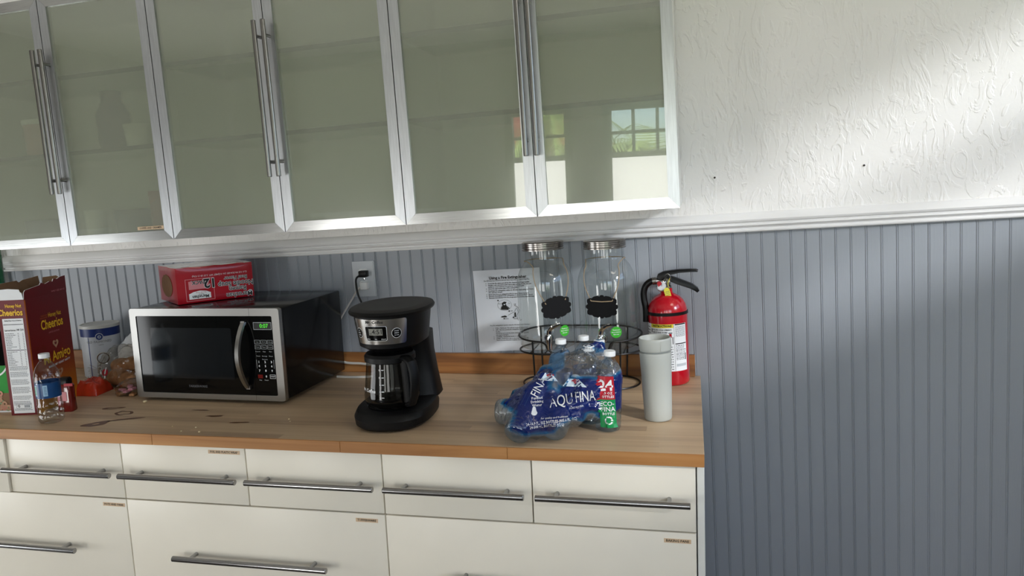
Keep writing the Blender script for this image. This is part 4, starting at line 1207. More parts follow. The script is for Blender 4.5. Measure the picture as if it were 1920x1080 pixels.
# ------------------------------------------------------------------ fire extinguisher
ex = thing('fire_extinguisher', 'red fire extinguisher with black handles and white label at the end of the counter', 'fire extinguisher', (-.0670, -.0370, ZC), math.radians(-2))
ex.rotation_euler = (0, -TILT, math.radians(-2))
R = .0585
mb = MB(); mb.lathe([(.050, 0), (.0560, .002), (R, .008), (R, .222), (.0572, .232), (.0535, .244), (.0470, .255), (.0385, .2640), (.028, .270), (.0195, .2745), (.0175, .280), (.0172, .290)], 'ext_red', 48); build('cylinder', mb, ex, True, 50)
mb = MB(); mb.lathe([(R + .0004, .2125), (R + .0022, .2130), (R + .0022, .2215), (R + .0004, .2220)], 'black_plastic', 48, cap=False)
mb.box(-R - .010, -R + .004, -.018, .004, .2080, .2300, 'black_plastic', bev=.002); build('strap', mb, ex, label='black band')
lb = MB(); D = math.radians
cyl_rect(lb, R, D(-95), D(62), .046, .1885, 'ink_white', 40)
cyl_rect(lb, R, D(-52), D(19), .1775, .1885, 'label_yellow', 14, off=.0007)
cyl_text(lb, 'INSTRUCTIONS', .0085, 'ink_black', R, D(-15), .1830, .0012, bold=.04, space=1.05, sx=.95)
cyl_text(lb, 'PULL PIN. HOLD UPRIGHT.', .0052, 'ink_black', R, D(-16), .1715, .0010, bold=.03)
cyl_text(lb, 'AIM AT BASE OF FIRE', .0050, 'ink_black', R, D(-22), .1640, .0010, bold=.03)
cyl_text(lb, 'STAND BACK 6 FEET', .0046, 'ink_black', R, D(-22), .1585, .0010)
cyl_rect(lb, R, D(-51), D(-48), .1630, .1740, 'ink_black', 2, off=.0008)
cyl_rect(lb, R, D(20), D(20.8), .048, .1885, 'ink_grey', 2, off=.0007); cyl_rect(lb, R, D(23), D(60), .1845, .1882, 'ink_black', 8, off=.0008)
cyl_rect(lb, R, D(23), D(60), .1270, .1300, 'ink_black', 8, off=.0008); cyl_rect(lb, R, D(55), D(58), .078, .098, 'ink_black', 2, off=.0008)
cyl_rect(lb, R, D(24), D(58), .060, .068, 'plate_white', 8, off=.0008)
rng = random.Random(3)
def cgreek(a0, a1, z, h, m='ink_grey'):
    a = D(a0)
    while a < D(a1):
        w = h * rng.uniform(1.5, 4.5) / R; b = min(a + w, D(a1)); cyl_rect(lb, R, a, b, z - h / 2, z + h / 2, m, 2, off=.0008); a = b + h * .8 / R
for k in range(9): cgreek(24, 58, .1800 - .0036 * k, .0014)
for k in range(11): cgreek(24, 52 if k < 3 else 58, .1225 - .0042 * k, .0015 if k % 3 else .002)
for k in range(6): cgreek(-95, -56, .1780 - .009 * k, .0028)
for k in range(10): cgreek(-46, 16, .120 - .0075 * k, .0022)
# little pictogram: red bottle being aimed
cyl_rect(lb, R, D(6), D(13), .148, .160, 'ext_red', 4, off=.0008); cyl_rect(lb, R, D(4), D(15), .1610, .1635, 'ink_black', 3, off=.0008); cyl_rect(lb, R, D(15), D(17), .128, .150, 'ink_black', 2, off=.0008)
build('label', lb, ex, True, 60, 'white instruction label with yellow header')
mb = MB(); mb.lathe([(.0165, .2905), (.0165, .296), (.0135, .298), (.0135, .318), (.010, .322)], 'chrome', 24)
mb.tube([(-.012, 0, .311), (-.030, -.002, .313)], [.0085, .0078], 'chrome', 14); build('valve', mb, ex, label='chrome valve')
mb = MB(); MG = plane_M((-.0130, -.0190, .2985), (1, .25, 0), (0, 0, 1)); mb.lathe([(.0001, -.008), (.015, -.008), (.0165, -.004), (.0165, .003), (.0150, .005), (.0135, .0035), (.0001, .0035)], 'chrome', 28, MG)
mb.lathe([(.0001, .0042), (.0130, .0042)], 'gauge_face', 24, MG, cap=False)
mb.add([(-.002, .004, .0048), (-.012, .008, .0048), (-.010, -.002, .0048)], [(0, 1, 2)], 'gauge_red', MG); mb.box(-.0006, .0006, 0, .010, .005, .0056, 'ink_black', MG)
mb.lathe([(.0001, .005), (.0065, .005), (.0065, .016), (.0001, .016)], 'gauge_red', 16, MG @ Matrix.Translation((-.0085, .0095, 0)))
build('gauge', mb, ex, label='round pressure gauge')
def strip(mb, P, wd, th, mname):
    """a channel-shaped lever: path in the x-z plane, width across y"""
    rings = []
    for i, (x, z) in enumerate(P):
        a, b = P[max(i - 1, 0)], P[min(i + 1, len(P) - 1)]; tx, tz = b[0] - a[0], b[1] - a[1]; l = math.hypot(tx, tz); nx, nz = -tz / l, tx / l
        w = wd[i]; h = th[i]
        rings.append([(x + nx * h, -w * .8, z + nz * h), (x + nx * h, w * .8, z + nz * h), (x, w, z), (x - nx * h, w, z - nz * h), (x - nx * h, -w, z - nz * h), (x, -w, z)])
    mb.loft(rings, mname)
mb = MB(); strip(mb, [(-.0195, .318), (-.016, .326), (-.004, .332), (.015, .3365), (.04, .3400), (.07, .3405), (.088, .3400), (.094, .338)], [.012, .013, .013, .013, .0125, .012, .0115, .009], [.009, .010, .009, .0065, .005, .0045, .004, .003], 'black_plastic'); build('squeeze_lever', mb, ex, label='black upper lever')
mb = MB(); strip(mb, [(.002, .320), (.014, .318), (.03, .311), (.05, .303), (.072, .294), (.087, .284), (.093, .276)], [.010, .0115, .0125, .0125, .0125, .0115, .008], [.007, .008, .0085, .008, .0075, .006, .004], 'black_plastic'); build('carry_handle', mb, ex, label='black lower handle')
mb = MB(); mb.tube(curve_pts([(-.0295, -.002, .3135), (-.045, -.004, .3115), (-.060, -.006, .300), (-.0675, -.007, .280), (-.0675, -.008, .258), (-.064, -.009, .236), (-.0635, -.009, .214), (-.0645, -.009, .19)], 5), .0098, 'black_plastic', 14)
mb.tube([(-.0287, -.002, .3132), (-.041, -.0035, .3122)], .0112, 'lid_steel', 14)
build('hose', mb, ex, label='short black hose')
mb = MB(); mb.tube([(.006 + .008 * math.cos(t * .5), -.0155 - .003 * math.sin(t * .5), .318 + .016 * math.sin(t * .5)) for t in range(12)], .0018, 'chrome', 6, closed=True); build('pull_ring', mb, ex, label='steel pull ring')
mb = MB(); MT = plane_M((.0050, -.0270, .2760), (1, .15, .25), (-.25, 0, 1)); mb.prism([(-.0085, -.018), (.0085, -.018), (.0085, .012), (.004, .018), (-.004, .018), (-.0085, .012)], 0, .0006, 'tag_yellow', MT)
for k in range(4): greek(mb, -.006, .006, .006 - .005 * k, .0014, 'ink_grey', MT, .0009, rng=rng)
mb.tube([(.009, -.0255, .294), (.006, -.024, .305), (.010, -.018, .316), (.014, -.016, .324)], .001, 'tag_yellow', 5); build('inspection_tag', mb, ex, False, label='yellow paper tag')

# ------------------------------------------------------------------ grey-green travel tumbler
tu = thing('travel_tumbler', 'pale sage-grey travel tumbler standing in front of the fire extinguisher', 'tumbler', (-.0885, -.4120, ZC))
tu.rotation_euler = (0, -TILT, 0)
mb = MB(); mb.lathe([(.0300, 0), (.0335, .0015), (.0350, .006), (.0358, .030), (.0395, .150), (.0405, .1745), (.0400, .1775), (.0370, .1785)], 'sage', 48); build('body', mb, tu, True, 50)
mb = MB(); mb.lathe([(.0370, .1788), (.0372, .1815)], 'sage_dark', 40, cap=False); build('gasket', mb, tu, label='darker seal ring')
mb = MB(); mb.lathe([(.0374, .1818), (.0395, .1825), (.0402, .1850), (.0408, .1920), (.0413, .2060), (.0408, .2135), (.0395, .2150), (.0380, .2135), (.0358, .2010), (.0345, .1970), (.0001, .1955)], 'sage', 48)
vs = []; n = 10
build('lid', mb, tu, True, 40)
mb = MB()
for i in range(n + 1):
    a = D(22 + 46 * i / n)
    for z in (.1855, .2110): vs.append((.0417 * math.sin(a), -.0417 * math.cos(a), z))
mb.add(vs, [(2 * i, 2 * i + 2, 2 * i + 3, 2 * i + 1) for i in range(n)], 'sage'); build('slider_seam', mb, tu, label='raised slider panel on the lid')

# ------------------------------------------------------------------ water bottles half wrapped in printed film
def Rm(axis, roll=0.0):
    """a frame whose z axis runs along axis"""
    a = Vector(axis).normalized()
    return (Matrix.Identity(4) if a.z > .9999 else a.to_track_quat('Z', 'Y').to_matrix().to_4x4()) @ Matrix.Rotation(roll, 4, 'Z')
PETP = [(.0001, .004), (.018, .003), (.024, .0), (.0290, .0025), (.0322, .010), (.0328, .022), (.0312, .026), (.0328, .030), (.0328, .038), (.0312, .042), (.0328, .046), (.0328, .054), (.0316, .060),
        (.0318, .066), (.0318, .116), (.0330, .121), (.0328, .134), (.0300, .150), (.0240, .164), (.0175, .174), (.0130, .179), (.0126, .184), (.0150, .186), (.0150, .1875), (.0126, .189)]
def pet(name, label, loc, axis=(0, 0, 1), roll=0.0, group=None, glass='pet', band=True, rib=0.0):
    M = Matrix.Translation(loc) @ Rm(axis, roll)
    t = thing(name, label, 'water bottle', M=M, group=group)
    mb = MB(); mb.lathe(PETP, glass, 36, cap=False)
    if rib:
        mb.v = [(x * (1 + rib * math.sin(9 * math.atan2(y, x) + z * 260) * (1 if .008 < z < .06 else .25)), y * (1 + rib * math.sin(9 * math.atan2(y, x) + z * 260) * (1 if .008 < z < .06 else .25)), z) for x, y, z in mb.v]
    build('bottle', mb, t, True, 70)
    mb = MB(); prof = [(.0142, .1880), (.0146, .1885), (.0146, .1985), (.0138, .2005), (.0001, .2006)]
    k = 40; vs = []; fs = []
    for r, z in prof:
        for j in range(k):
            q = r * (.975 if (j % 2 and .0140 < r) else 1); vs.append((q * math.cos(2 * PI * j / k), q * math.sin(2 * PI * j / k), z))
    for i in range(len(prof) - 1):
        for j in range(k): fs.append((i * k + j, i * k + (j + 1) % k, (i + 1) * k + (j + 1) % k, (i + 1) * k + j))
    mb.add(vs, fs, 'cap_white'); build('cap', mb, t, True, 30, 'white screw cap')
    if band:
        mb = MB(); zb = .009 if band == 'printed' else 0
        mb.lathe([(.0321, .067 + zb), (.0322, .069 + zb), (.0322, .113 + zb * .6), (.0321, .115 + zb * .6)], 'label_blue', 36, cap=False)
        if band == 'printed':
            for a, w, m in ((-20, 17, 'label_lightblue'), (32, 20, 'label_lightblue'), (-55, 3, 'ink_white')):
                cyl_rect(mb, .0322, D(a - w / 2), D(a + w / 2), .083 if m != 'ink_white' else .090, .114 if m != 'ink_white' else .104, m, 6)
            for k_ in range(6):
                cyl_rect(mb, .0322, D(-27), D(-14), .087 + .0042 * k_, .0888 + .0042 * k_, 'green_label', 3, off=.0008); cyl_rect(mb, .0322, D(26), D(39), .087 + .0042 * k_, .0882 + .0042 * k_, 'label_blue', 3, off=.0008)
            cyl_text(mb, 'A', .018, 'ink_white', .0322, D(-62), .092, .0008, bold=.02)
        build('label_band', mb, t, True, 40, 'blue paper band')
    return t
GP = 'water bottles in the torn film'
z0 = ZC + .0005
BT = [('clear water bottle standing at the right of the film, by the red and green panel', (-.2090, -.510, z0), (0.05, 0, 1)),
      ('water bottle at the back left of the film, cap below the left tap', (-.350, -.372, z0), (.03, .0, 1)),
      ('water bottle at the back of the film, cap between the two taps', (-.289, -.325, z0), (0, 0, 1)),
      ('water bottle under the film just behind the red and green panel', (-.236, -.385, z0), (-.02, .02, 1)),
      ('clear water bottle wholly under the middle of the film', (-.258, -.455, z0), (0, 0, 1)),
      ('water bottle lying on its side, base out at the left film end', (-.499, -.494, ZC + .0335), (1, .02, 0.02)),
      ('leaning water bottle in the film, base nearest the worktop front edge', (-.4080, -.6700, ZC + .030), (.2, .80, .48)),
      ('leaning water bottle in the film, second base along the front', (-.3260, -.6380, ZC + .031), (.16, .84, .40))]
bots = []
for lab, loc, ax in BT:
    bots.append(pet('water_bottle', lab, loc, ax, 0, GP, 'pet_blue'))
# film: the taut hull over the bottles, sagging in between, wrinkled
pts = []; bmb = bmesh.new(); solid = []
for i, (lab, loc, ax) in enumerate(BT):
    M = Matrix.Translation(loc) @ Rm(ax)
    top = (.150, .150, .140, .2006, .2006, .2006, .2006, .2006)[i]
    lo = (.060, .07, .05, .02, .02, .0, .0, .0)[i]
    ring = []
    for r, z in PETP + [(.0146, .2006)]:
        if z > top: continue
        for j in range(16):
            p_ = M @ Vector(((r + .0012) * math.cos(PI * j / 8), (r + .0012) * math.sin(PI * j / 8), z))
            if z >= lo and r > .012: pts.append(p_)
    s = [(max(r, .0005) + .0010, z) for r, z in PETP if z <= .179] + [(.0156, .18), (.0156, .2012), (.0001, .2014)]
    vv = [[bmb.verts.new(M @ Vector((r * math.cos(PI * j / 8), r * math.sin(PI * j / 8), z))) for j in range(16)] for r, z in s]
    for a in range(len(vv) - 1):
        for j in range(16): bmb.faces.new((vv[a][j], vv[a][(j + 1) % 16], vv[a + 1][(j + 1) % 16], vv[a + 1][j]))
btree = BVHTree.FromBMesh(bmb)
hb = bmesh.new()
for p_ in pts: hb.verts.new(p_)
r_ = bmesh.ops.convex_hull(hb, input=list(hb.verts))
htree = BVHTree.FromBMesh(hb)
C0 = Vector((-.30, -.47, .965))
ib = bmesh.new(); bmesh.ops.create_icosphere(ib, subdivisions=6, radius=1.0)
ib.verts.ensure_lookup_table()
nv = len(ib.verts); rad = np.zeros(nv); dirs = [v.co.normalized() for v in ib.verts]
for i, d0 in enumerate(dirs):
    hit = htree.ray_cast(C0, d0)
    rad[i] = hit[3] if hit[0] else .05
nbr = [[e.other_vert(v).index for e in v.link_edges] for v in ib.verts]
def creases(q):
    return abs(noise.noise(q * 26)) * .6 + abs(noise.noise(q * 55 + Vector((3, 1, 7)))) * .4
nrm_in = np.zeros(nv)
for i, d0 in enumerate(dirs):
    P = C0 + d0 * rad[i]
    near = btree.find_nearest(P)
    g = max(0.0, near[3] - .002)
    nrm_in[i] = min(rad[i] * .40, g * (.38 if P.x < -.36 else .55 if P.z > .95 else .62))
rad2 = rad - nrm_in
for it in range(5):
    avg = np.array([rad2[n_].mean() for n_ in map(np.array, nbr)])
    rad2 = np.minimum(rad, rad2 * .45 + avg * .55)
film_v = []
for i, d0 in enumerate(dirs):
    P = C0 + d0 * rad2[i]
    g = min(1.0, nrm_in[i] / .012)
    P += d0 * ((creases(P) - .30) * (.004 + .017 * g))
    near = btree.find_nearest(P)
    out = (P - near[0])
    # stay outside the bottles
    hitn = near[1]
    if out.dot(hitn) < .0008 and near[3] < .02: P = near[0] + hitn * .0010
    P.z = max(P.z, ZC + .0006)
    film_v.append(P)
VD = Vector((-.171, 1.0, -.2766))
def flat(P):
    s = -.45 - P.y
    return P.x + VD.x * s, P.z + VD.z * s
BLUE = [(-0.492, 0.945), (-0.468, 0.972), (-0.440, 0.995), (-0.412, 1.022), (-0.385, 1.045), (-0.358, 1.045), (-0.347, 1.028), (-0.356, 0.997), (-0.351, 0.988), (-0.32, 0.997), (-0.311, 1.017), (-0.305, 1.017), (-0.273, 1.018), (-0.246, 1.018), (-0.225, 1.006), (-0.173, 1.044), (-0.155, 1.03), (-0.155, 0.912), (-0.171, 0.906), (-0.201, 0.903), (-0.231, 0.906), (-0.244, 0.921), (-0.258, 0.93), (-0.272, 0.927), (-0.281, 0.908), (-0.304, 0.916), (-0.34, 0.900), (-0.355, 0.880), (-0.381, 0.876), (-0.412, 0.874), (-0.434, 0.876), (-0.458, 0.884), (-0.455, 0.905), (-0.446, 0.926)]
TOP = [(-0.315, 1.092), (-0.305, 1.104), (-0.284, 1.117), (-0.249, 1.125), (-0.216, 1.117), (-0.195, 1.1), (-0.21, 1.087), (-0.23, 1.091), (-0.257, 1.099), (-.28, 1.096)]
PALE = [(-0.385, 1.028), (-0.365, 1.085), (-0.347, 1.10), (-0.320, 1.095), (-0.325, 1.042), (-0.349, 1.028)]
def sdist(x, y, pg):
    """distance to a polygon's edge, positive inside"""
    ins = False; dm = 9
    for (x0, y0), (x1, y1) in zip(pg, pg[1:] + pg[:1]):
        if (y0 > y) != (y1 > y) and x < (x1 - x0) * (y - y0) / (y1 - y0) + x0: ins = not ins
        dx, dy = x1 - x0, y1 - y0; t = max(0, min(1, ((x - x0) * dx + (y - y0) * dy) / (dx * dx + dy * dy + 1e-12)))
        dm = min(dm, math.hypot(x - x0 - t * dx, y - y0 - t * dy))
    return dm if ins else -dm
ink = np.zeros(nv)
for i, P in enumerate(film_v):
    x, z = flat(P)
    f = max(sdist(x, z, BLUE), sdist(x, z, TOP)) / .010 + .5
    f = max(f, min(.35, sdist(x, z, PALE) / .01 + .3))
    ink[i] = max(0, min(1, f))
m = bpy.data.materials.new('printed_film'); m.use_nodes = True; MATS['printed_film'] = m
nt = m.node_tree; nt.nodes.clear(); N = nt.nodes.new
out = N('ShaderNodeOutputMaterial'); att = N('ShaderNodeAttribute'); att.attribute_name = 'ink'
tr = N('ShaderNodeBsdfTransparent'); rt = N('ShaderNodeValToRGB')
rt.color_ramp.elements[0].color = (.93, .95, .97, 1); rt.color_ramp.elements[1].color = (.008, .045, .24, 1)
e = rt.color_ramp.elements.new(.45); e.color = (.20, .55, .80, 1)
nt.links.new(att.outputs['Fac'], rt.inputs[0]); nt.links.new(rt.outputs[0], tr.inputs[0])
df = N('ShaderNodeBsdfDiffuse'); rd = N('ShaderNodeValToRGB')
rd.color_ramp.elements[0].color = lin('f2f4f6'); rd.color_ramp.elements[1].color = lin('082066'); e = rd.color_ramp.elements.new(.4); e.color = lin('2d86bd')
nt.links.new(att.outputs['Fac'], rd.inputs[0]); nt.links.new(rd.outputs[0], df.inputs[0])
m1 = N('ShaderNodeMixShader'); mr = N('ShaderNodeMapRange'); mr.inputs[3].default_value = .07; mr.inputs[4].default_value = .88
nt.links.new(att.outputs['Fac'], mr.inputs[0]); nt.links.new(mr.outputs[0], m1.inputs[0]); nt.links.new(tr.outputs[0], m1.inputs[1]); nt.links.new(df.outputs[0], m1.inputs[2])
gl = N('ShaderNodeBsdfGlossy'); gl.inputs['Roughness'].default_value = .09
tc = N('ShaderNodeTexCoord'); nz = N('ShaderNodeTexNoise'); nz.inputs['Scale'].default_value = 42; nz.inputs['Detail'].default_value = 3; nz.inputs['Distortion'].default_value = 1.3
bp = N('ShaderNodeBump'); bp.inputs['Strength'].default_value = .55; bp.inputs['Distance'].default_value = .008
nt.links.new(tc.outputs['Object'], nz.inputs['Vector']); nt.links.new(nz.outputs['Fac'], bp.inputs['Height']); nt.links.new(bp.outputs[0], gl.inputs['Normal'])
lw = N('ShaderNodeLayerWeight'); lw.inputs[0].default_value = .5; pw = N('ShaderNodeMath'); pw.operation = 'POWER'; pw.inputs[1].default_value = 3.0
nt.links.new(lw.outputs['Facing'], pw.inputs[0]); ma = N('ShaderNodeMath'); ma.operation = 'MULTIPLY_ADD'; ma.inputs[1].default_value = .5; ma.inputs[2].default_value = .06
nt.links.new(pw.outputs[0], ma.inputs[0])
m2 = N('ShaderNodeMixShader'); nt.links.new(ma.outputs[0], m2.inputs[0]); nt.links.new(m1.outputs[0], m2.inputs[1]); nt.links.new(gl.outputs[0], m2.inputs[2]); nt.links.new(m2.outputs[0], out.inputs[0])
ft = thing('shrink_film', 'torn blue and clear printed shrink film draped over the cluster of water bottles', 'plastic film', (-.30, -.47, ZC))
OFF = Vector((-.30, -.47, ZC))
mb = MB(); mb.v = [tuple(P - OFF) for P in film_v]; mb.f = [tuple(v.index for v in f.verts) for f in ib.faces]; mb.mi = [mb.m('printed_film')] * len(mb.f)
fo = build('film', mb, ft, True, 180)
at = fo.data.attributes.new('ink', 'FLOAT', 'POINT'); at.data.foreach_set('value', ink)
ib.verts.index_update()
for v in ib.verts: v.co = film_v[v.index]
ftree = BVHTree.FromBMesh(ib)
def on_film(x, z, off=.0007):
    o = Vector((x, -.45, z)) - VD * .6
    h = ftree.ray_cast(o, VD.normalized())
    if h[0] is None: return None
    return h[0] - VD.normalized() * off - OFF
def ftext(mb, body, size, mname, x, z, rot=0.0, off=.0008, **kw):
    tv, tf = text_mesh(body, size, **kw); c, s = math.cos(rot), math.sin(rot)
    vs = [on_film(x + a * c - b * s, z + a * s + b * c, off) for a, b in tv]
    ok = [v is not None for v in vs]
    mb.add([v if v is not None else Vector((0, 0, 0)) for v in vs], [f for f in tf if all(ok[i] for i in f)], mname)
def fpoly(mb, P, mname, off=.0006, sub=10):
    """a printed patch: a quad or convex polygon split into a grid that follows the film"""
    (a, b, c, d) = P; vs = []; fs = []
    for i in range(sub + 1):
        for j in range(sub + 1):
            u, v = i / sub, j / sub
            x = (a[0] * (1 - u) + b[0] * u) * (1 - v) + (d[0] * (1 - u) + c[0] * u) * v; z = (a[1] * (1 - u) + b[1] * u) * (1 - v) + (d[1] * (1 - u) + c[1] * u) * v
            vs.append(on_film(x, z, off))
    for i in range(sub):
        for j in range(sub):
            q = (i * (sub + 1) + j, (i + 1) * (sub + 1) + j, (i + 1) * (sub + 1) + j + 1, i * (sub + 1) + j + 1)
            if all(vs[k] is not None for k in q): fs.append(q)
    mb.add([v if v is not None else Vector((0, 0, 0)) for v in vs], fs, mname)
mb = MB()
ftext(mb, 'AQU', .038, 'ink_white', -.3350, .957, .20, .0035, sx=.72, bold=0, shear=.15); ftext(mb, 'FINA', .037, 'ink_white', -.2760, .968, .12, .0035, sx=.64, bold=0, shear=.1)
ftext(mb, 'PURE WATER', .0060, 'ink_white', -.298, .942, .22, shear=.2)
ftext(mb, 'FINA', .030, 'ink_white', -.388, .990, 1.10, .003, sx=.80, bold=0)
for k, s in enumerate(('Purified', 'Drinking', 'Water')): ftext(mb, s, .0088, 'ink_white', -.393, .963 - .0088 * k, .12, bold=.01)
ftext(mb, '24-16.9 FL. OZ BOTTLES (405.6 FL. OZ)', .0098, 'ink_white', -.358, .9065, .13, sx=.74, bold=.012)
ftext(mb, '24-500 mL BOTTLES (12 L)', .0098, 'ink_white', -.370, .8960, .12, sx=.74, bold=.012)
ftext(mb, 'for quality and freshness', .0066, 'ink_white', -.352, .9170, .10, shear=.25)
k = 20; drop = []
for i in range(k):
    a = 2 * PI * i / k; r = .0075; drop.append((-.400 + r * math.cos(a) * (.82 if math.sin(a) > 0 else 1), .928 + r * math.sin(a) * (1.9 if math.sin(a) > 0.6 else 1)))
vs = [on_film(x, z) for x, z in drop]
if all(v is not None for v in vs): mb.add(vs, [tuple(range(k))], 'ink_white')
# white mountain with a red diamond, twice
build('film_print', mb, fo, False, label='white lettering')
for (x, z, w) in ((-.300, 1.004, .030), (-.363, 1.018, .022)):
    mb = MB()
    fpoly(mb, ((x - w, z - .010), (x + w, z - .012), (x + w * .35, z + .008), (x - w * .45, z + .010)), 'mountain', .0006, 6)
    fpoly(mb, ((x - .008, z + .004), (x + .002, z - .004), (x + .014, z + .004), (x + .002, z + .010)), 'film_red', .0010, 3)
    build('mountain_emblem', mb, fo, False, label='white mountain with a red diamond')
mb = MB()
fpoly(mb, ((-.292, 1.094), (-.246, 1.088), (-.257, 1.107), (-.282, 1.110)), 'ink_white', .0006, 6)
for q in range(11):
    x = -.283 + .0032 * q; fpoly(mb, ((x, 1.0945 - .0011 * q * .5), (x + .0014, 1.0945 - .0011 * q * .5), (x + .0018, 1.106), (x + .0004, 1.106)), 'ink_grey', .0011, 3)
build('barcode', mb, fo, False, label='printed barcode')
# red and green panel round the standing bottle
mb = MB(); AXB = Vector((-.2090, -.510, 0))
def panel_pt(a, z, off):
    AX = AXB + Vector((.05 * (z - ZC), 0, 0))
    d = Vector((math.sin(a), -math.cos(a), 0)); h = ftree.ray_cast(Vector((AX.x, AX.y, z)) + d * .25, -d)
    r = .0345
    if h[0] is not None: r = max(r, min(.050 if z > .955 else .0395, (h[0] - Vector((AX.x, AX.y, z))).length))
    return Vector((AX.x, AX.y, z)) + d * (r + off) - OFF
def ppatch(a0, a1, z0_, z1_, m_, off, lean=0.0):
    vs = []; fs = []; nx, nz_ = 12, 8
    for i in range(nx + 1):
        for j in range(nz_ + 1):
            z = z0_ + (z1_ - z0_) * j / nz_; vs.append(panel_pt(a0 + (a1 - a0) * i / nx + lean * (1.04 - z), z, off))
    for i in range(nx):
        for j in range(nz_): fs.append((i * (nz_ + 1) + j, (i + 1) * (nz_ + 1) + j, (i + 1) * (nz_ + 1) + j + 1, i * (nz_ + 1) + j + 1))
    mb.add(vs, fs, m_)
LEAN = 3.0
a0, a1 = D(-45), D(24)
ppatch(a0, a1, .988, 1.046, 'film_red', .0006, LEAN); ppatch(a0, a1, .918, .988, 'film_green', .0006, LEAN)
def ptext(body, size, x, z, m_='ink_white', **kw):
    tv, tf = text_mesh(body, size, **kw)
    mb.add([panel_pt((a0 + a1) / 2 + (x + p_[0]) / .0352 + LEAN * (1.04 - z - p_[1]), z + p_[1], .0014) for p_ in tv], tf, m_)
ptext('24', .036, 0, 1.0225, bold=.03); ptext('16.9 OZ', .0088, 0, 1.004, bold=.02); ptext('BOTTLES', .0088, .001, .995, bold=.02)
ptext('ECO-', .0150, .0, .9775, bold=.01); ptext('FINA', .0165, .001, .9635, bold=.01); ptext('BOTTLE', .0085, .002, .9520, bold=.02)
for q in range(3):
    b = 2 * PI * q / 3 + .5
    vs = []
    for i in range(7):
        w = b + 1.5 * i / 6
        for r in (.0062, .0098): vs.append(panel_pt((a0 + a1) / 2 + (.001 + r * math.cos(w)) / .0352 + LEAN * (1.04 - .936), .936 + r * math.sin(w), .0014))
    w = b + 1.5
    tri = [(.0045, w), (.0115, w), (.0080, w + .55)]
    tv = [panel_pt((a0 + a1) / 2 + (.001 + r * math.cos(t)) / .0352 + LEAN * (1.04 - .936), .936 + r * math.sin(t), .0014) for r, t in tri]
    mb.add(vs, [(2 * i, 2 * i + 1, 2 * i + 3, 2 * i + 2) for i in range(6)], 'ink_white'); mb.add(tv, [(0, 1, 2)], 'ink_white')
build('film_panel', mb, fo, False, label='red and green printed panel')

# ------------------------------------------------------------------ left end of the counter
# opened cereal box
Kc = Vector((-1.9033, -.5341, 0)); ang = math.atan2(.0175, .0786)
cb = thing('cereal_box', 'open burgundy and orange cereal box with torn top flaps', 'cereal box', (Kc.x, Kc.y, ZC), ang)
m, nt, b = nm('cereal_face'); MATS['cereal_face'] = m
tc = nt.nodes.new('ShaderNodeTexCoord'); sx = nt.nodes.new('ShaderNodeSeparateXYZ'); rp_ = nt.nodes.new('ShaderNodeValToRGB'); mr = nt.nodes.new('ShaderNodeMapRange')
nt.links.new(tc.outputs['Object'], sx.inputs[0]); nt.links.new(sx.outputs[2], mr.inputs[0]); mr.inputs[1].default_value = 0; mr.inputs[2].default_value = .35
rp_.color_ramp.elements[0].color = lin('d9961f'); rp_.color_ramp.elements[1].color = lin('6a0f17')
for p_, c in ((.12, 'c87a1f'), (.30, 'a14a1c'), (.48, '7d1c1a')):
    e = rp_.color_ramp.elements.new(p_); e.color = lin(c)
nt.links.new(mr.outputs[0], rp_.inputs[0]); nt.links.new(rp_.outputs[0], b.inputs['Base Color']); b.inputs['Roughness'].default_value = .35
BW, BL, BH = .0800, .2100, .3470; th = .0009
mb = MB()
mb.box(-BW, 0, 0, th, 0, BH, 'cereal_burgundy'); mb.box(-BW, 0, BL - th, BL, 0, BH, 'cereal_burgundy')
mb.box(-th, 0, th, BL - th, 0, BH, 'cereal_face'); mb.box(-BW, -BW + th, th, BL - th, 0, BH, 'cereal_face'); mb.box(-BW + th, -th, th, BL - th, 0, th, 'kraft')
mb.box(-BW + th, -th, BL - 2 * th, BL - th, th, BH, 'kraft'); mb.box(-BW + th, -BW + 2 * th, th, BL - 2 * th, th, BH, 'kraft')
mb.box(-.0006, .0003, .0004, .0055, 0.002, BH - .002, 'ink_orange')
build('carton', mb, cb, False)
def flap(poly3, thick, m_out, m_in, name):
    """a card flap: outline in 3D, printed outside, kraft inside"""
    A, Bv, Cv = [Vector(poly3[i]) for i in (0, 1, 2)]; n_ = (Bv - A).cross(Cv - A).normalized() * thick
    k = len(poly3); mb = MB()
    mb.add([Vector(p_) for p_ in poly3], [tuple(range(k))], m_out); mb.add([Vector(p_) - n_ for p_ in poly3], [tuple(range(k))[::-1]], m_in)
    mb.add([Vector(p_) for p_ in poly3] + [Vector(p_) - n_ for p_ in poly3], [(i, (i + 1) % k, k + (i + 1) % k, k + i) for i in range(k)], 'ink_white')
    return build(name, mb, cb, False)
